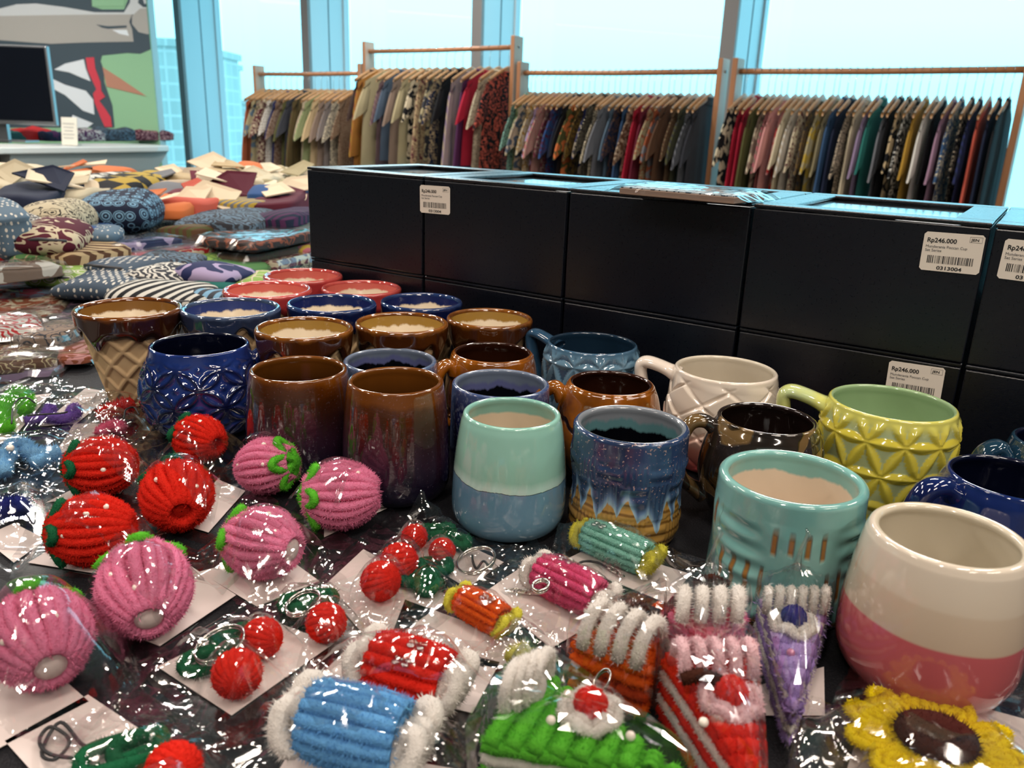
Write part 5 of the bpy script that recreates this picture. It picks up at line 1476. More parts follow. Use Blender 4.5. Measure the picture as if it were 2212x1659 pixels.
# ---- candies: a ribbed barrel with curled ends
def candy(label, a, b, dia, c1, c2, bag, card, seed, e1=None, e2=None, bow=None, z0=0.0, extra=None, ribs=13, amp=0.0014):
    mx_, my_ = (a[0]+b[0])/2, (a[1]+b[1])/2; Rr = 0.015
    for _ in range(4):
        p = at(mx_, my_, TB+z0+Rr); k = np.dot(p-CAM, _f); Rr = dia/2/F_PX*k
    ch = Charm('candy_charm', label, mx_, my_, Rr+z0, z0, 'keychain', 'cellophane-wrapped candy charms')
    A, B = at(*a, TB+z0+Rr), at(*b, TB+z0+Rr); d = B-A; L = np.linalg.norm(d); an = math.atan2(d[1], d[0])
    m = MB(); m.tube([(-L/2*0.96, 0, 0), (0, 0, 0), (L/2*0.96, 0, 0)], Rr*0.82, 16)
    for k in range(ribs):
        t = 2*math.pi*k/ribs
        P = [(x*L/2, Rr*0.84*math.cos(t)*(1-0.12*abs(x)**3), Rr*0.84*math.sin(t)*(1-0.12*abs(x)**3)) for x in np.linspace(-1, 1, 12)]
        stem(m, P, Rr*0.30, 9000, 0.002, 0.00017)
    body = m.build('candy_body', fuzz(c1), ch.root); body.location = (0, 0, Rr+0.0014); body.rotation_euler = (0, 0, an)
    for sg in (-1, 1):
        m = MB()
        for q in (-1, 0, 1):
            P = [(sg*(L/2+Rr*0.30+Rr*0.26*math.cos(t)), q*Rr*0.52+Rr*0.30*math.sin(t)*(1 if q else 0.6), Rr*0.10*abs(q)-0.05*Rr+Rr*0.42*math.sin(t+0.6)) for t in np.linspace(0, 2*math.pi, 15)[:-1]]
            stem(m, P, Rr*0.42, 7600, 0.002, 0.00017, True)
        m.build('candy_end', fuzz(c2), body)
    if bow:
        for (bx_, by_) in bow:
            m = MB()
            for sg in (-1, 1):
                for q in (-1, 1):
                    m.sphere((sg*0.0028, q*0.0017, 0), 0.0019, 8, 6, 0, (1.4, 1, 0.6))
            m.sphere((0, 0, 0.0006), 0.0012, 8, 6)
            o = m.build('clear_bow_bead', clear_m, body); o.location = (bx_*L/2, by_*Rr*0.6, Rr*math.sqrt(max(0.05, 1-(by_*0.6)**2))+0.0008)
    if e1: chain_part(ch, *e1)
    if e2: cord_part(ch, e2, 0.004)
    if extra: ring_part(ch, *extra)
    if card: ch.card(card)
    ch.bag(bag, [(0, 0, L/2+Rr*1.1, Rr*1.15, Rr*2+0.003, an)], seed, amp)
    return ch
candy('mint green candy charm with yellow ends, touching the sandy-based cup', (1268, 1158), (1395, 1212), 78, MINT, YEL, [(1195, 1215), (1250, 1102), (1510, 1222), (1440, 1312)], [(1215, 1212), (1290, 1175), (1492, 1240), (1440, 1302)], 71, e1=((1310, 1222), (1345, 1245)), e2=[(1240, 1225), (1260, 1213), (1290, 1215), (1310, 1225)], bow=[(-0.55, -0.5)])
candy('bright pink candy charm with white ends and a clear flower bead', (1168, 1240), (1290, 1300), 92, (224, 84, 132), WHITE_, [(1060, 1275), (1150, 1178), (1385, 1300), (1235, 1410)], [(1045, 1280), (1130, 1222), (1310, 1330), (1190, 1400)], 72, e1=((1095, 1275), (1160, 1280)), bow=[(-0.3, 0.5)], extra=(1168, 1268, 0.022, 0.005))
candy('orange candy charm with yellow ends, left of the pink candy', (998, 1300), (1085, 1348), 74, ORG, YEL, [(845, 1385), (880, 1225), (1195, 1375), (1100, 1445)], [(838, 1392), (875, 1295), (1140, 1392), (1080, 1445)], 73, bow=[(0.3, -0.2)])
candy('red candy charm with white ends and black cord, above the blue candy', (812, 1432), (962, 1478), 140, RED, WHITE_, [(640, 1490), (790, 1335), (1100, 1420), (1030, 1585)], [(690, 1460), (790, 1360), (1080, 1430), (1020, 1540)], 74, e2=[(905, 1400), (915, 1418), (960, 1426), (1000, 1428), (1045, 1438)], bow=[(0.2, -0.1), (0.05, -1.1)])
candy('light blue candy charm with white ends at the bottom edge', (672, 1556), (868, 1604), 176, BLUE_, WHITE_, [(560, 1650), (665, 1468), (1030, 1570), (980, 1740)], [(580, 1700), (640, 1600), (980, 1660), (960, 1740)], 75, ribs=15)

# ---- cake slices: wedge standing on the table, layered sides, top with cream
def cake(label, A, B, T, ph, ctop, cside, layers, bag, seed, card=None, cream=None, creamc=WHITE_, rosette=None, cherry=None, cherc=RED, pearls=(), pmat=None, apex=None, extra=None, dark=None, z0=0.0, creamd=1.0):
    """A, B back corners and T the tip of the top face in pixels; ph height of the slice in metres"""
    a, b, t = (at(*q, TB+z0+ph) for q in (A, B, T)); c = (a+b+t)/3
    root = empty('cake_slice_charm', (c[0], c[1], TB+z0+0.0004), 0, label, 'keychain', 'cellophane-wrapped cake slice charms')
    ch = Charm.__new__(Charm); ch.root = root; ch.o = np.array([c[0], c[1], TB+z0+0.0004]); ch.z0 = z0
    P = [np.array([q[0]-c[0], q[1]-c[1]]) for q in (a, b, t)]
    cr = (P[1][0]-P[0][0])*(P[2][1]-P[0][1])-(P[1][1]-P[0][1])*(P[2][0]-P[0][0])
    m = MB(); tri = P if cr > 0 else P[::-1]
    m.prism([tuple(q*0.90) for q in tri], 0.003, ph-0.004)
    nl = len(layers)
    # rows of stems round the sides, one per layer
    body = None
    groups = {}
    for li, lc in enumerate(layers):
        groups.setdefault(lc, []).append(li)
    z_of = lambda li: 0.003+(ph-0.006)*(li+0.5)/nl
    rr_ = (ph-0.004)/nl*0.56
    body = m.build('cake_core', fuzz(cside), root)
    for lc, lis in groups.items():
        mm = MB()
        for li in lis:
            ring = []
            for k in range(3):
                p0, p1 = tri[k]*0.93, tri[(k+1) % 3]*0.93
                for q in range(16): 
                    w = p0+(p1-p0)*q/16; ring.append((w[0], w[1], z_of(li)+0.0006*math.sin(q*1.7+li)))
            stem(mm, ring, rr_, 5600, 0.002, 0.00017, True)
        mm.build('cake_layer', fuzz(lc), root)
    mm = MB()
    rows = 9
    for k in range(rows):
        f = (k+0.5)/rows
        p0 = P[0]+(P[2]-P[0])*f; p1 = P[1]+(P[2]-P[1])*f
        Lr = np.linalg.norm(p1-p0)
        row = [(p0[0]+(p1[0]-p0[0])*q/9, p0[1]+(p1[1]-p0[1])*q/9, ph-0.0035+0.0006*math.sin(q*2+k)) for q in range(10)]
        stem(mm, row, np.linalg.norm(P[2]-(P[0]+P[1])/2)/rows*0.62, 7000, 0.002, 0.00018)
    mm.build('cake_top', fuzz(ctop), root)
    sup = []
    mid = (P[0]+P[1])/2; bl = np.linalg.norm(P[1]-P[0]); dr = (P[1]-P[0])/bl; inn = (P[2]-mid); depth = np.linalg.norm(inn); inn = inn/depth
    if cream:
        mm = MB()
        for k in range(cream):
            o = mid+dr*bl*((k+0.5)/cream-0.5)*0.94+inn*depth*0.10
            arc = [(o[0]+inn[0]*w_*creamd, o[1]+inn[1]*w_*creamd, ph+0.001+0.012*math.sin(s_)+0.0012*math.sin(s_*5)) for s_, w_ in ((0.0, 0.020), (0.7, 0.017), (1.3, 0.011), (1.9, 0.004), (2.5, -0.002), (3.1, -0.005), (3.6, -0.006))]
            stem(mm, arc, bl/cream*0.52, 9000, 0.002, 0.00018)
        mm.build('cream_scallops', fuzz(creamc), root)
    if rosette:
        q = ch.loc(*rosette[:2], ph+0.004); mm = MB()
        for k in range(4):
            cc = q+np.array([0.0045*(k-1.5), 0.003*(k-1.5), 0.002])
            P_ = [(cc[0]+0.3*0.013*math.cos(w), cc[1]+0.0095*math.cos(w), cc[2]+0.0115*math.sin(w)) for w in np.linspace(0, 2*math.pi, 18)[:-1]]
            stem(mm, P_, 0.0042, 7000, 0.002, 0.00018, True)
        mm.sphere(tuple(q), 0.009, 12, 8)
        mm.build('cream_rosette', fuzz(WHITE_), root)
    if cherry:
        q = ch.loc(*cherry[:2], ph+0.002); r = cherry[2]; mm = MB()
        for rr2 in (1.45, 1.0):
            P_ = [(q[0]+r*rr2*math.cos(w), q[1]+r*rr2*math.sin(w), q[2]+0.002*math.sin(5*w)) for w in np.linspace(0, 2*math.pi, 22)[:-1]]
            stem(mm, P_, r*0.48, 8000, 0.002, 0.00018, True)
        mm.build('cream_ring', fuzz(creamc), root)
        mm = MB(); mm.sphere((q[0], q[1], q[2]+r*0.4), r*0.72, 14, 9)
        for k in range(5):
            aa = math.pi*k/5
            P_ = [(q[0]+r*0.72*math.cos(w)*math.cos(aa), q[1]+r*0.72*math.cos(w)*math.sin(aa), q[2]+r*0.4+r*0.72*math.sin(w)) for w in np.linspace(0, 2*math.pi, 16)[:-1]]
            stem(mm, P_, r*0.34, 7000, 0.002, 0.00017, True)
        mm.build('cherry', fuzz(cherc), root)
    if dark:
        q = ch.loc(*dark[:2], ph+0.008); mm = MB()
        stem(mm, [(q[0]-0.009, q[1], q[2]), (q[0], q[1]+0.001, q[2]+0.003), (q[0]+0.009, q[1], q[2])], 0.0045, 8000, 0.002, 0.00018)
        mm.build('chocolate_curl', fuzz(BROWN_), root)
    for (px, py) in pearls:
        q = ch.loc(px, py, ph+0.0012)
        o = MB().sphere((0, 0, 0), 0.0023, 14, 9).build('pearl', pmat or pearl_m, root); o.location = tuple(q)
    if extra: ring_part(ch, *extra)
    if card: ch.card(card)
    # tight clear sleeve: side walls round the slice and a crinkled top
    r = np.random.RandomState(seed)
    out = [q*1.12+q/np.linalg.norm(q)*0.003 for q in tri]
    ring = []
    for k in range(3):
        p0, p1 = out[k], out[(k+1) % 3]
        for q in range(18):
            f = q/18
            if f < 0.07: f = 0.07
            ring.append(p0+(p1-p0)*min(f, 0.93))
    ring = np.array(ring); nr = len(ring)
    H = ph+(0.014 if (cream or rosette) else 0.007); ap = np.array([0.0, 0.0, H+0.002])
    if apex:
        q = ch.loc(apex[0], apex[1], apex[2]); ap = q
    V = []; lv = 14
    for i in range(nr):
        for j in range(lv):
            f = j/(lv-1)
            if f <= 0.45:
                z = H*(f/0.45)*0.96; p = ring[i]*(1.0+0.02*math.sin(i*0.9+j))
                V.append((p[0]+r.randn()*0.0003, p[1]+r.randn()*0.0003, max(0.0005, z)))
            else:
                g = (f-0.45)/0.55; g2 = g**0.8
                p = ring[i]*(1-g2)+ap[:2]*g2
                z = H*0.96*(1-g)+ap[2]*g if apex else H*0.96+0.003*math.sin(g*math.pi)
                V.append((p[0]+r.randn()*0.0004*(1-g), p[1]+r.randn()*0.0004*(1-g), z+r.randn()*0.0004))
    MB().grid(V, nr, lv, 0, True).build('cellophane_bag', M_FILM, root, False)
    if apex:
        MB().tube([tuple(ap-np.array([0, 0, 0.004])), tuple(ap+np.array([0.001, 0, 0.008])), tuple(ap+np.array([0.004, 0, 0.018])), tuple(ap+np.array([0.002, 0, 0.022]))], [0.003, 0.0012, 0.0018, 0.0006], 8).build('twisted_bag_top', M_FILM, root)
    if bag: ch.bag(bag, [], seed+3, 0.0014, 0.008, 20, 60)
    return ch
cake('green cake slice charm with white rosette and red cherry at the bottom', (1150, 1425), (1035, 1590), (1480, 1668), 0.040, LGREEN, LGREEN, [(60, 150, 40), WHITE_, LGREEN, WHITE_, LGREEN], None, 81, rosette=(1140, 1480), cherry=(1275, 1535, 0.0085), pearls=[(1227, 1500), (1190, 1556), (1362, 1590)])
cake('orange cake slice charm with white cream arches, behind the green one', (1236, 1372), (1402, 1432), (1428, 1296), 0.038, ORG, ORG, [ORG, (180, 60, 16), ORG, ORG], None, 82, cream=4, dark=(1385, 1325), extra=(1300, 1475, 0.024, 0.004, 'key_ring', None, 1.2, 0.0006))
cake('red and white layered cake slice charm with cream arches, bottom right of centre', (1432, 1402), (1618, 1402), (1640, 1700), 0.042, RED, RED, [RED, WHITE_, RED, WHITE_, RED], None, 83, cream=5, creamc=(230, 190, 196), cherry=(1578, 1510, 0.0085), pearls=[(1520, 1560)], dark=(1515, 1470), creamd=0.8)
cake('pink cake slice charm with white cream arches, tallest wrap behind the red one', (1452, 1306), (1612, 1306), (1530, 1400), 0.044, (222, 96, 126), PINK, [PINK, WHITE_, PINK, PINK], None, 84, cream=4, dark=(1537, 1262), apex=(1534, 1212, 0.058), creamd=0.75)
cake('lilac cake slice charm with a navy berry and twisted wrap top', (1640, 1290), (1792, 1290), (1716, 1530), 0.030, PURP, PURP, [PURP, WHITE_, PURP, WHITE_], None, 85, card=[(1640, 1480), (1655, 1545), (1782, 1545), (1780, 1440)], cream=6, cherry=(1713, 1345, 0.0078), cherc=NAVY_, pearls=[(1682, 1318), (1758, 1338), (1708, 1410)], pmat=ppearl_m, apex=(1722, 1215, 0.055), creamd=0.5)

# ---- sunflower
ch = Charm('sunflower_charm', 'yellow sunflower charm with a dark brown centre at the bottom right corner', 2005, 1610, 0.012, 0.0)
ch.root['category'] = 'keychain'
cpos = ch.loc(2020, 1600, 0.014)
R1 = 0.028
fl_root = MB()
stem(fl_root, [(0.014*math.cos(w), 0.010*math.sin(w), 0.003) for w in np.linspace(0, 2*math.pi, 26)[:-1]], 0.0075, 11000, 0.002, 0.0002, True)
stem(fl_root, [(0.007*math.cos(w), 0.005*math.sin(w), 0.002) for w in np.linspace(0, 2*math.pi, 16)[:-1]], 0.005, 9000, 0.002, 0.0002, True)
disc = fl_root.build('seed_disc', fuzz(BROWN_), ch.root); disc.location = tuple(cpos); disc.rotation_euler = (R(4), 0, R(-20))
for k in range(11):
    a = 2*math.pi*k/11
    c0 = np.array([R1*1.0*math.cos(a), R1*0.90*math.sin(a), -0.002])
    mm = MB()
    for sc_, r_ in ((1.0, 0.0040), (0.45, 0.0040)):
        P = [c0+np.array([math.cos(a), math.sin(a), 0.10])*0.0120*sc_*math.cos(w)+np.array([-math.sin(a), math.cos(a), 0])*0.0066*sc_*math.sin(w) for w in np.linspace(0, 2*math.pi, 20)[:-1]]
        stem(mm, P, r_, 9500, 0.002, 0.0002, True)
    o = mm.build('petal', fuzz((238, 206, 16)), ch.root); o.location = tuple(cpos); o.rotation_euler = (R(2), 0, R(-20))
ch.card([(1880, 1500), (1905, 1470), (2240, 1560), (2180, 1760), (1830, 1660)])
ch.bag([(1745, 1690), (1870, 1435), (2290, 1530), (2230, 1800)], [(cpos[0], cpos[1], 0.046, 0.040, 0.024, 0)], 91, 0.0015, 0.010, 12)
ring_part(ch, 2185, 1655, 0.004, 0.009)
# empty stretch of wrap beside it
e2 = Charm('folded_bag', 'crumpled empty clear bag lying left of the sunflower charm', 1790, 1610, 0.002, 0.0, 'bag')
e2.root['category'] = 'bag'
e2.bag([(1680, 1700), (1745, 1535), (1900, 1560), (1860, 1720)], [(0, 0, 0.02, 0.016, 0.010, 0.3)], 93, 0.0020, 0.012, 9, 90)
e3 = Charm('folded_bag', 'flat clear bag flap beneath the white and pink cup', 1840, 1530, 0.002, 0.0, 'bag')
e3.bag([(1770, 1590), (1840, 1450), (1990, 1490), (1930, 1640)], [(0, 0, 0.02, 0.016, 0.005, 0.3)], 94, 0.0016, 0.010, 8, 80)

# ---- left-hand charms: worms and bows
def worm(label, pts, h, r, colr, bag, card, seed, z0=0.0, pearls=(), cord=None, name='worm_charm', second=None, card_h=0.0012):
    ch = Charm(name, label, pts[0][0], pts[0][1], h+z0, z0, 'keychain')
    m = MB(); P = [ch.loc(x, y, h) for x, y in pts]; prof = []
    P2 = [2*P[0]-P[1]]+P+[2*P[-1]-P[-2]]
    for i in range(1, len(P2)-2):
        for k in range(8):
            t = k/8
            prof.append(0.5*((2*P2[i])+(-P2[i-1]+P2[i+1])*t+(2*P2[i-1]-5*P2[i]+4*P2[i+1]-P2[i+2])*t*t+(-P2[i-1]+3*P2[i]-3*P2[i+1]+P2[i+2])*t**3))
    stem(m, prof, r, 12000, 0.002, 0.0002)
    m.build('fuzzy_stem', fuzz(colr), ch.root)
    if second:
        m = MB()
        for seg_ in second: stem(m, [ch.loc(x, y, h+0.004) for x, y in seg_], r*0.8, 10000, 0.002, 0.0002)
        m.build('fuzzy_loop', fuzz(colr), ch.root)
    for px, py in pearls:
        q = ch.loc(px, py, h+r+0.001); o = MB().sphere((0, 0, 0), 0.0032, 14, 9).build('pearl', pearl_m, ch.root); o.location = tuple(q)
    if cord: cord_part(ch, cord, h+r, 0.0008)
    if card: ch.card(card, card_h)
    q = [ch.loc(x, y, h) for x, y in pts]; cx = np.mean([w[0] for w in q]); cy = np.mean([w[1] for w in q])
    ex = max(abs(w[0]-cx) for w in q)+r*1.5; ey = max(abs(w[1]-cy) for w in q)+r*1.5
    ch.bag(bag, [(cx, cy, ex, ey, h+r+0.002, 0)], seed)
    return ch
worm('bright green fuzzy charm with a black cord at the far left edge', [(15, 925), (5, 895), (20, 862), (45, 850), (60, 868), (50, 890)], 0.010, 0.0095, LGREEN, [(-90, 980), (-30, 835), (140, 828), (50, 935)], [(-60, 965), (10, 860), (110, 850), (20, 955)], 101, cord=[(25, 915), (28, 880), (40, 862), (60, 860), (75, 870)], z0=0.004)
worm('purple fuzzy bow charm on a white card left of the waffle cone mug', [(55, 910), (80, 905), (105, 900), (130, 905), (150, 900), (172, 888)], 0.008, 0.0075, (128, 92, 186), [(20, 950), (120, 835), (250, 850), (170, 925)], [(85, 920), (185, 838), (246, 848), (165, 915)], 102, second=[[(100, 895), (105, 880), (115, 885)], [(150, 890), (160, 878), (168, 884)]], cord=[(60, 898), (90, 895), (130, 893), (145, 890)])
worm('light blue fuzzy bow charm with a pearl, at the left edge', [(-20, 1010), (20, 985), (45, 960), (60, 975), (90, 985), (130, 975)], 0.010, 0.0105, (128, 182, 222), [(-90, 1070), (0, 925), (190, 940), (110, 1065)], None, 103, pearls=[(22, 968)], second=[[(10, 1020), (5, 985), (30, 955), (50, 965)], [(70, 1000), (100, 990)]], cord=[(40, 1010), (55, 1015), (60, 1008)])
worm('dark blue fuzzy charm at the left edge below the light blue bow', [(-20, 1110), (10, 1098), (35, 1090), (45, 1100)], 0.010, 0.0105, (24, 30, 120), [(-80, 1190), (-20, 1060), (130, 1075), (110, 1190)], [(-40, 1160), (30, 1130), (100, 1165), (30, 1215)], 104)
worm('small red fuzzy charm with a key ring tucked against the waffle cone mug', [(222, 898), (240, 888), (262, 880), (285, 872)], 0.012, 0.0115, (206, 36, 28), [(180, 935), (240, 850), (325, 870), (290, 945)], None, 105, cord=[(268, 905), (272, 885), (290, 880), (300, 895)])
worm('small rose pink fuzzy loop between the purple bow and the red strawberries', [(215, 935), (235, 922), (252, 918), (262, 928)], 0.009, 0.008, (216, 96, 130), [(130, 965), (190, 895), (330, 910), (300, 975)], [(115, 985), (160, 915), (225, 915), (185, 960)], 106)
# blank card in its bag lying near the lower left reds, white card bottom left
worm('olive and clear charm peeking out behind the green cake slice', [(1105, 1425), (1125, 1412), (1140, 1405)], 0.010, 0.0085, (190, 186, 96), [(1040, 1470), (1080, 1365), (1215, 1385), (1190, 1470)], None, 107)

# ================================================================== BATIK CLOTHS ON THE SIDE TABLE
canvas_m = plain('canvas_strap', srgb(212, 194, 166), 0.85)
canvas_g = plain('grey_strap', srgb(150, 146, 140), 0.85)
zip_m = plain('zip_tape', (0.03, 0.03, 0.035), 0.6)
SLEEVE = film_material('packet_sleeve', 0.09, (0.88, 0.89, 0.90), 0.12)
def pad_mesh(w, l, h, seed, boxy, layers, crumple):
    """cloth bundle: superellipsoid with fold ridges; local origin at the base centre"""
    r = np.random.RandomState(seed); s0 = r.rand()*40
    nu, nv = 44, 18
    V = []
    e1 = 0.32 if boxy else 0.55; e2 = 0.36 if boxy else 0.46
    def sg(v, e): return math.copysign(abs(v)**e, v)
    for i in range(nu):
        th = 2*math.pi*i/nu
        for j in range(nv):
            ph = -math.pi/2+math.pi*j/(nv-1)
            x = w/2*sg(math.cos(ph), e1 if boxy else 0.7)*sg(math.cos(th), e2)
            y = l/2*sg(math.cos(ph), e1 if boxy else 0.7)*sg(math.sin(th), e2)
            z = h/2+h/2*sg(math.sin(ph), e1 if boxy else 0.85)
            f = z/h
            nz = mnoise.noise(Vector((x*9+s0, y*9, z*9)))*crumple
            nx = mnoise.noise(Vector((x*5+s0+9, y*5, z*12)))*crumple
            rid = 0.0035*math.sin(f*layers*2*math.pi) if layers > 1 and 0.05 < f < 0.95 else 0
            fac = 1+rid/max(0.03, math.hypot(x, y))
            sag = -0.10*h*(abs(2*x/w)**3) if not boxy else 0
            V.append((x*fac+nx*0.6*f, y*fac+nx*0.5*f, max(0.0, z+(nz*1.0*f if f > 0.3 else 0)+sag*f+0.004*f*math.sin(x*40+s0)*crumple/0.02)))
    m = MB(); m.grid(V, nu, nv, 0, True)
    return m
cloth_n = 0
placed = []
def cloth_item(px, py, wpx, l, ztop, h, rot, c1, c2, pat, kind, desc, rel, group, psc=1.0, cat=None, tilt=0.0):
    """top centre shows at (px, py) at height ztop; wpx its width in pixels"""
    global cloth_n
    cloth_n += 1
    p = at(px, py, ztop); k = np.dot(p-CAM, _f); w = wpx/F_PX*k
    base = max(ATZ, ztop-h); h = ztop-base
    nm = {'pouch': 'zip_pouch', 'cloth': 'folded_cloth', 'packet': 'cloth_packet', 'tote': 'canvas_tote', 'card': 'cloth_packet'}[kind]
    t = empty(nm, (p[0], p[1], base+0.0005), R(rot), desc+' '+rel if rel else desc, cat or {'pouch': 'pouch', 'cloth': 'cloth', 'packet': 'packet', 'tote': 'tote bag', 'card': 'packet'}[kind], group)
    mt = cloth_mat(c1, c2, pat, psc)
    if kind == 'pouch':
        o = pad_mesh(w, l, h, cloth_n, False, 1, 0.012).build('pouch_body', mt, t)
        m = MB(); m.tube([(-w*0.36, -l*0.44, h*0.55), (0, -l*0.475, h*0.62), (w*0.36, -l*0.44, h*0.55)], 0.0028, 6).build('zip', zip_m, t)
    elif kind == 'cloth':
        pad_mesh(w, l, h, cloth_n, True, max(2, int(h/0.011)), 0.014).build('cloth_body', mt, t)
    elif kind in ('packet', 'card'):
        pad_mesh(w*0.96, l*0.96, h*0.75, cloth_n, True, 2, 0.006).build('folded_fabric', mt, t)
        m = MB(); V = []; r = np.random.RandomState(cloth_n)
        for i in range(26):
            for j in range(26):
                x, y = (i/25-0.5)*w*1.12, (j/25-0.5)*l*1.12
                e = max(abs(x)/(w*0.47), abs(y)/(l*0.47))
                z = h*0.86 if e < 1 else max(0.002, h*0.86-(e-1)*h*4.5)
                V.append((x, y, z+0.0045*abs(mnoise.noise(Vector((x*26+cloth_n, y*26, 2))))))
        m.grid(V, 26, 26).build('clear_sleeve', SLEEVE, t, False)
    elif kind == 'tote':
        pad_mesh(w, l, h, cloth_n, True, 2, 0.02).build('tote_body', mt, t)
        m = MB(); P = []; sk = rnd.uniform(-1, 1); sw = rnd.uniform(0.2, 0.36)
        for a in np.linspace(0, math.pi*rnd.uniform(0.7, 1.0), 12):
            P.append((sk*w*0.12+w*sw*math.cos(a), -l*0.12+l*(0.20*math.sin(a)), h*0.9+0.010*abs(math.sin(a+sk))+0.004*math.sin(a*3+sk*9)))
        m.tube(P, 0.015, 4, flat=(0.10, 1)).build('strap', canvas_m if rnd.random() < 0.7 else canvas_g, t, False)
        for q in range(2):
            m = MB(); fw2, fl2 = rnd.uniform(0.035, 0.07), rnd.uniform(0.05, 0.11)
            tip_ = rnd.uniform(-0.02, 0.03)
            V = [(-fw2, -fl2/2, 0), (fw2, -fl2/2+tip_, 0), (fw2*rnd.uniform(0.2, 0.9), fl2/2, 0.012), (-fw2*rnd.uniform(0.3, 1), fl2/2*rnd.uniform(0.4, 1), 0.02)]
            V = V+[(x, y, z-0.003) for x, y, z in V]
            m.add(V, [(0, 1, 2, 3), (7, 6, 5, 4), (0, 4, 5, 1), (1, 5, 6, 2), (2, 6, 7, 3), (3, 7, 4, 0)])
            o = m.build('canvas_flap', canvas_m if q != 1 else mt, t, False)
            o.location = (rnd.uniform(-0.35, 0.35)*w, rnd.uniform(-0.3, 0.1)*l, h*0.92+rnd.uniform(0.004, 0.02)); o.rotation_euler = (R(rnd.uniform(-5, 22)), R(rnd.uniform(-22, 22)), rnd.uniform(-1.2, 1.2))
    return t
# lower layer: folded batik lengths covering the table
FILL = [('maroon', 'cream', 'paisley'), ('navy', 'white', 'dash'), ('brown', 'sand', 'floral'), ('charcoal', 'rust', 'floral'), ('slate', 'white', 'scroll'), ('wine', 'gold', 'scale'), ('indigo', 'sky', 'ring'), ('chocolate', 'gold', 'dash'),
        ('teal', 'mint', 'scale'), ('black', 'cream', 'scroll'), ('rust', 'cream', 'floral'), ('grey', 'white', 'stripe'), ('olive', 'khaki', 'paisley')]
PATW = dict(paisley='paisley-printed', dash='dash-printed', floral='flower-printed', scroll='scroll-printed', scale='scale-printed', ring='ring-printed', stripe='striped', plain='plain', blotch='blotched', check='checked')
roww = ['front row', 'second row', 'third row', 'fourth row', 'fifth row', 'sixth row', 'back row']
fi = 0
gf = 'folded batik lengths covering the side table'
for ri, yy in enumerate((1.10, 1.40, 1.75, 2.2, 2.75, 3.3, 3.85)):
    xs = np.linspace(-0.72*yy-0.05, -0.28*yy-0.06, 6)
    colw = ['far left', 'left', 'left of the middle', 'right of the middle', 'right', 'far right']
    for ci, x0 in enumerate(xs):
        c1, c2, pt = FILL[(fi*5+ri) % len(FILL)]; fi += 1
        dxm = (xs[1]-xs[0])*0.97
        dl = (0.29, 0.32, 0.40, 0.50, 0.52, 0.52, 0.5)[ri]*0.93
        px, py, _ = (lambda q: (1106+F_PX*(q@_r)/(q@_f), 829.5-F_PX*(q@_u)/(q@_f), 0))(np.array([x0, yy, 0.742])-CAM)
        wp = dxm*F_PX/float((np.array([x0, yy, 0.742])-CAM)@_f)
        cloth_item(px, py, wp, dl, 0.742+0.008*(ri % 2)+(0.02 if ri > 3 else 0), 0.05, 0, c1, c2, pt, 'cloth', '%s folded %s cloth' % (c1, PATW[pt]), 'on the side table, %s, %s' % (roww[ri], colw[ci]), gf)
gp = 'batik pouches on the side table'
gk = 'wrapped batik packets on the side table'
gt = 'canvas totes and cloths at the back of the side table'
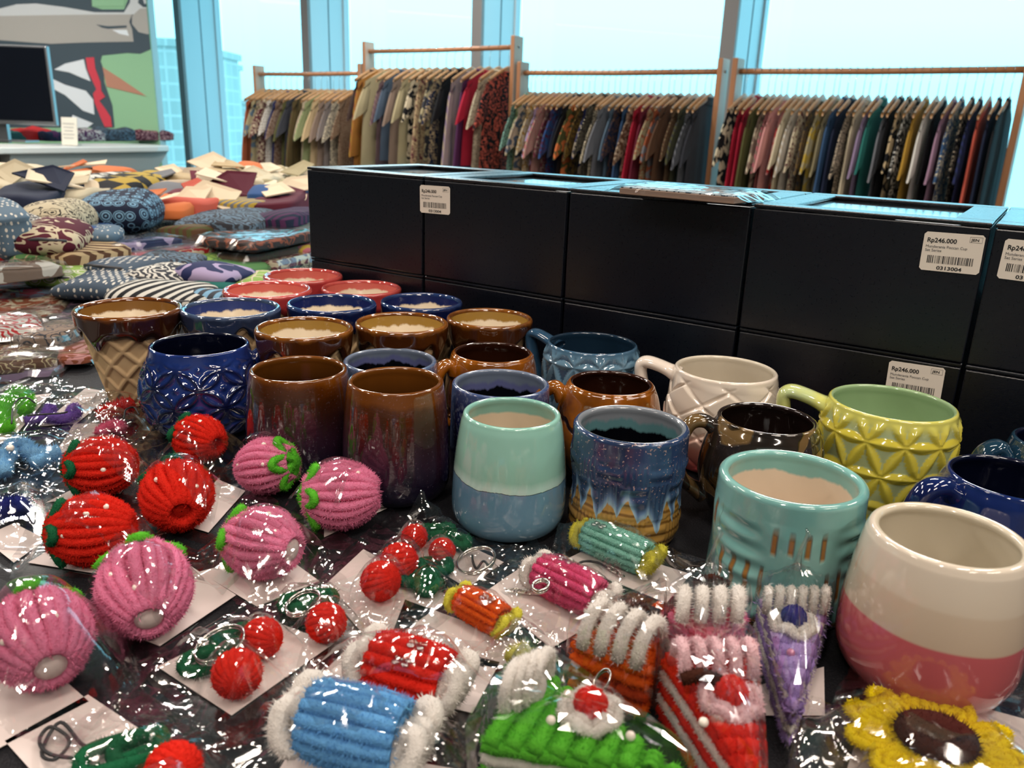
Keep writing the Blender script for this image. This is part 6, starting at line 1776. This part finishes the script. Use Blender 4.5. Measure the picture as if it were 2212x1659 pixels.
IT = [
 # near rows -- clear packets
 (62, 650, 150, 0.15, 0.772, 0.020, 20, 'rust', 'cream', 'floral', 'packet', 'wrapped packet of rust and cream floral batik', 'at the left edge', gk),
 (165, 655, 150, 0.15, 0.768, 0.018, -15, 'charcoal', 'mauve', 'floral', 'packet', 'wrapped packet of charcoal and mauve batik', 'left of the leftmost waffle cone mug', gk),
 (20, 690, 120, 0.12, 0.784, 0.015, 35, 'red', 'white', 'scroll', 'packet', 'wrapped packet of red and white batik', 'at the left edge below the rust one', gk),
 (118, 700, 150, 0.13, 0.778, 0.016, -5, 'taupe', 'charcoal', 'paisley', 'packet', 'wrapped packet of taupe and charcoal paisley', 'beside the waffle cone mug', gk),
 (160, 738, 120, 0.11, 0.770, 0.015, 10, 'rust', 'pink', 'floral', 'packet', 'wrapped packet of rust and pink batik', 'tucked beside the waffle cone mug', gk),
 (50, 748, 150, 0.12, 0.770, 0.018, 25, 'brown', 'khaki', 'paisley', 'packet', 'wrapped packet of brown and khaki batik', 'near the rounded table corner', gk),
 (60, 772, 180, 0.10, 0.760, 0.016, 8, 'grey', 'lilac', 'blotch', 'packet', 'wrapped packet of grey and lilac batik', 'touching the rounded table rim', gk),
 (230, 640, 120, 0.13, 0.762, 0.016, -25, 'charcoal', 'rose', 'floral', 'packet', 'wrapped packet of charcoal and rose batik', 'behind the leftmost waffle cone mug', gk),
 (60, 612, 140, 0.13, 0.776, 0.016, 12, 'slate', 'maroon', 'floral', 'packet', 'wrapped packet of slate and maroon batik', 'below the lime pouch, far left', gk),
 # pouches
 (152, 570, 165, 0.13, 0.800, 0.035, 18, 'lime', 'white', 'ring', 'pouch', 'lime green pouch with white fish-scale rings', 'left of the blue dashed pouch', gp),
 (236, 592, 195, 0.15, 0.798, 0.034, 5, 'slate', 'white', 'dash', 'pouch', 'slate blue pouch with rows of white dashes', 'right of the lime pouch', gp),
 (352, 612, 215, 0.15, 0.798, 0.034, 12, 'white', 'black', 'stripe', 'pouch', 'white pouch with black leaf-like stripes', 'behind the grey-blue cone mug', gp),
 (448, 622, 110, 0.12, 0.790, 0.028, 30, 'sky', 'charcoal', 'stripe', 'pouch', 'pale blue striped pouch', 'left of the coral cone mugs', gp),
 (350, 574, 130, 0.12, 0.806, 0.028, -10, 'charcoal', 'white', 'scroll', 'pouch', 'black pouch with white scrollwork', 'above the white striped pouch', gp),
 (462, 572, 138, 0.12, 0.806, 0.030, -12, 'indigo', 'lavender', 'blotch', 'pouch', 'indigo speckled pouch', 'above the teal pouch', gp),
 (462, 602, 110, 0.10, 0.788, 0.024, 6, 'teal', 'green', 'plain', 'pouch', 'teal green pouch', 'below the indigo speckled one', gp),
 (540, 590, 105, 0.13, 0.790, 0.026, 10, 'lime', 'cream', 'scale', 'pouch', 'lime pouch with cream leaf print', 'left of the farthest coral cone mug', gp),
 (512, 566, 120, 0.12, 0.782, 0.024, -20, 'green', None, 'plain', 'pouch', 'plain grass green pouch', 'behind the lime leaf-print pouch', gp),
 (440, 548, 110, 0.10, 0.792, 0.024, -8, 'lime', 'green', 'scale', 'pouch', 'pale green patterned pouch', 'behind the indigo pouch', gp),
 (272, 552, 130, 0.12, 0.812, 0.026, -15, 'slate', 'white', 'dash', 'pouch', 'small slate pouch with white hatching', 'behind the slate dashed one', gp),
 (372, 546, 125, 0.12, 0.804, 0.026, 8, 'steel', 'charcoal', 'scroll', 'pouch', 'steel blue swirled pouch', 'behind the black scrollwork pouch', gp),
 (84, 545, 100, 0.12, 0.812, 0.034, 15, 'green', 'khaki', 'scale', 'pouch', 'sage green printed pouch', 'above the lime ring pouch', gp),
 (20, 565, 100, 0.14, 0.818, 0.028, -35, 'taupe', 'white', 'blotch', 'card', 'wrapped taupe packet with white edging', 'at the left edge', gk),
 # mid rows
 (128, 540, 80, 0.12, 0.812, 0.026, -30, 'chocolate', 'cream', 'scroll', 'cloth', 'chocolate cloth with cream swirls', 'right of the sage pouch', gt),
 (190, 532, 90, 0.14, 0.820, 0.030, -22, 'brown', 'sand', 'stripe', 'cloth', 'brown cloth with a tan edge', 'below the red geometric roll', gt),
 (45, 520, 110, 0.14, 0.822, 0.028, 5, 'red', 'black', 'blotch', 'cloth', 'red and black blotched cloth', 'at the left, below the geometric roll', gt),
 (245, 532, 75, 0.12, 0.806, 0.022, 10, 'grey', None, 'plain', 'cloth', 'plain grey folded cloth', 'below the ring-patterned pouch', gt),
 (296, 512, 100, 0.16, 0.822, 0.020, -28, 'indigo', 'lavender', 'blotch', 'card', 'purple printed packet', 'left of the pink packet', gk),
 (340, 530, 100, 0.16, 0.808, 0.020, -28, 'pink', 'rose', 'blotch', 'card', 'pink printed packet', 'between the purple and red packets', gk),
 (392, 522, 95, 0.17, 0.812, 0.032, -30, 'red', 'cream', 'floral', 'card', 'bright red packet with pale lettering-like print', 'right of the pink packet', gk),
 (168, 492, 150, 0.16, 0.830, 0.030, 10, 'blue', 'navy', 'plain', 'cloth', 'plain royal blue folded cloth', 'under the ring-patterned pouch', gt),
 (212, 486, 90, 0.15, 0.842, 0.034, 18, 'steel', 'white', 'dash', 'pouch', 'grey-blue pouch with white chevrons', 'in front of the ring-patterned pouch', gp),
 (110, 474, 140, 0.16, 0.862, 0.060, 14, 'maroon', 'cream', 'floral', 'pouch', 'maroon roll with cream geometric blocks', 'left of the ring-patterned pouch', gp),
 (118, 434, 130, 0.18, 0.880, 0.070, 10, 'cream', 'black', 'paisley', 'pouch', 'cream and black blotched cloth roll', 'above the maroon roll', gp),
 (252, 412, 170, 0.22, 0.885, 0.085, 12, 'navy', 'sky', 'ring', 'pouch', 'large puffy navy pouch covered in pale blue rings', 'standing highest in the pile', gp),
 (6, 445, 70, 0.22, 0.880, 0.080, 40, 'steel', 'white', 'dash', 'cloth', 'grey-blue and white dashed cloth stack', 'at the left edge', gt),
 (40, 470, 60, 0.18, 0.860, 0.070, 50, 'charcoal', 'white', 'ring', 'cloth', 'black cloth with small white rings', 'right of the grey-blue dashed stack', gt),
 # dark wrapped batik to the right
 (440, 500, 140, 0.20, 0.800, 0.030, -20, 'chocolate', 'gold', 'dash', 'packet', 'dark brown and gold wrapped batik', 'right of the red packet', gk),
 (500, 512, 150, 0.20, 0.806, 0.028, -24, 'black', 'brown', 'floral', 'packet', 'black and brown wrapped batik', 'in the dark stack left of the boxes', gk),
 (555, 528, 150, 0.20, 0.800, 0.026, -26, 'brown', 'olive', 'paisley', 'packet', 'brown and olive wrapped batik', 'in the dark stack, nearer the boxes', gk),
 (560, 500, 170, 0.22, 0.824, 0.022, -22, 'chocolate', 'rust', 'floral', 'packet', 'chocolate and rust wrapped batik', 'on top of the dark stack', gk),
 (605, 545, 110, 0.16, 0.788, 0.022, -20, 'wine', 'cream', 'floral', 'packet', 'wine and cream wrapped batik', 'against the left end of the boxes', gk),
 (640, 520, 90, 0.18, 0.796, 0.030, 4, 'rose', 'mustard', 'stripe', 'cloth', 'rose and mustard striped cloth', 'against the left end of the boxes', gt),
 (632, 488, 100, 0.20, 0.820, 0.028, 4, 'teal', 'maroon', 'stripe', 'cloth', 'teal and maroon striped cloth', 'above the rose striped one', gt),
 (500, 462, 180, 0.26, 0.836, 0.026, 2, 'charcoal', 'steel', 'scroll', 'cloth', 'charcoal and steel blue scrolled cloth', 'below the orange tote', gt),
 (610, 458, 120, 0.24, 0.838, 0.024, -4, 'navy', 'plum', 'stripe', 'cloth', 'navy and plum striped cloth', 'beside the charcoal scrolled one', gt),
 (430, 480, 110, 0.18, 0.826, 0.026, -12, 'olive', 'brown', 'stripe', 'cloth', 'olive-brown striped roll', 'between the red packet and the ring pouch', gt),
 # back rows: totes
 (385, 432, 110, 0.34, 0.848, 0.030, 8, 'orange', 'coral', 'plain', 'tote', 'faded orange canvas tote', 'right of the ring-patterned pouch', gt),
 (450, 424, 120, 0.34, 0.852, 0.032, -6, 'coral', 'orange', 'plain', 'tote', 'coral orange canvas tote', 'right of the faded orange one', gt),
 (560, 424, 110, 0.34, 0.850, 0.030, -6, 'grey', 'mustard', 'stripe', 'cloth', 'grey and mustard striped cloth', 'left of the maroon tote by the boxes', gt),
 (625, 425, 90, 0.36, 0.850, 0.030, 0, 'maroon', None, 'plain', 'tote', 'maroon canvas tote', 'against the left end of the boxes', gt),
 (470, 398, 110, 0.50, 0.862, 0.034, 5, 'wine', None, 'plain', 'tote', 'wine red canvas tote', 'behind the coral orange one', gt),
 (545, 398, 120, 0.50, 0.862, 0.032, -5, 'maroon', 'wine', 'plain', 'tote', 'dark maroon canvas tote', 'behind the grey and mustard cloth', gt),
 (628, 402, 90, 0.50, 0.862, 0.030, 0, 'blue', None, 'plain', 'tote', 'royal blue canvas tote', 'behind the maroon one by the boxes', gt),
 (385, 396, 90, 0.45, 0.858, 0.030, 10, 'grey', None, 'plain', 'tote', 'grey canvas tote', 'behind the faded orange one', gt),
 (300, 378, 110, 0.50, 0.882, 0.050, 4, 'black', 'mustard', 'check', 'pouch', 'black and mustard woven-check pouch', 'at the back, above the ring pouch', gp, 0.5),
 (215, 380, 120, 0.50, 0.880, 0.050, 2, 'black', 'white', 'blotch', 'pouch', 'black and white blotched pouch', 'left of the mustard checked one', gp),
 (95, 396, 110, 0.40, 0.884, 0.050, 14, 'navy', None, 'plain', 'tote', 'dark navy canvas tote', 'at the back left, above the cream and black roll', gt),
 (40, 376, 110, 0.45, 0.884, 0.045, 12, 'cream', None, 'plain', 'tote', 'cream canvas tote', 'at the back left corner', gt),
 (160, 372, 90, 0.45, 0.876, 0.040, -10, 'orange', None, 'plain', 'tote', 'bright orange canvas tote', 'at the back, behind the navy one', gt),
 (175, 402, 100, 0.35, 0.872, 0.035, 10, 'cream', 'beige', 'plain', 'tote', 'ivory canvas tote', 'just above the cream and black roll', gt),
 (420, 374, 110, 0.6, 0.874, 0.040, 6, 'beige', None, 'plain', 'tote', 'beige canvas tote', 'at the back, left of the sand one', gt),
 (500, 366, 130, 0.6, 0.884, 0.045, -4, 'sand', None, 'plain', 'tote', 'sand canvas tote', 'at the back, nearest the left clothes rack', gt),
 (560, 374, 110, 0.6, 0.876, 0.040, 8, 'cream', None, 'plain', 'tote', 'pale cream canvas tote', 'at the back, right of the sand one', gt),
 (630, 378, 100, 0.6, 0.872, 0.036, -6, 'khaki', None, 'plain', 'tote', 'khaki canvas tote', 'at the back by the corner of the boxes', gt),
 (548, 352, 60, 0.3, 0.895, 0.030, 10, 'orange', None, 'plain', 'pouch', 'small orange pouch', 'at the very back, under the far left shirts', gp),
]
for q in IT: cloth_item(*q)

# cloths on the desk
gd = 'folded cloths along the desk under the screen'
def desk_cloth(px, py, wpx, l, h, c1, c2, pat, desc):
    p = at(px, py, 0.752); k = np.dot(p-CAM, _f)
    # keep it on the desk top: project along the ray to the desk's depth band
    t = empty('folded_cloth', (p[0], p[1], 0.7485), dang, desc, 'cloth', gd)
    pad_mesh(wpx/F_PX*k, l, h*1.7, px+500, True, 3, 0.03).build('cloth_body', cloth_mat(c1, c2, pat), t)
desk_cloth(15, 303, 90, 0.22, 0.05, 'teal', 'charcoal', 'stripe', 'teal and charcoal folded cloth at the left end of the desk')
desk_cloth(70, 303, 100, 0.22, 0.06, 'red', 'crimson', 'plain', 'red folded cloth on the desk below the screen')
desk_cloth(125, 304, 90, 0.2, 0.05, 'navy', 'plum', 'blotch', 'navy and plum folded cloth on the desk in front of the price card')
desk_cloth(185, 304, 100, 0.2, 0.06, 'plum', 'white', 'floral', 'plum and white folded cloth in the middle of the desk')
desk_cloth(245, 304, 95, 0.2, 0.07, 'charcoal', 'steel', 'floral', 'charcoal patterned folded cloth on the desk right of the plum one')
desk_cloth(322, 303, 115, 0.2, 0.06, 'maroon', 'pink', 'floral', 'maroon and pink folded cloth at the right end of the desk')
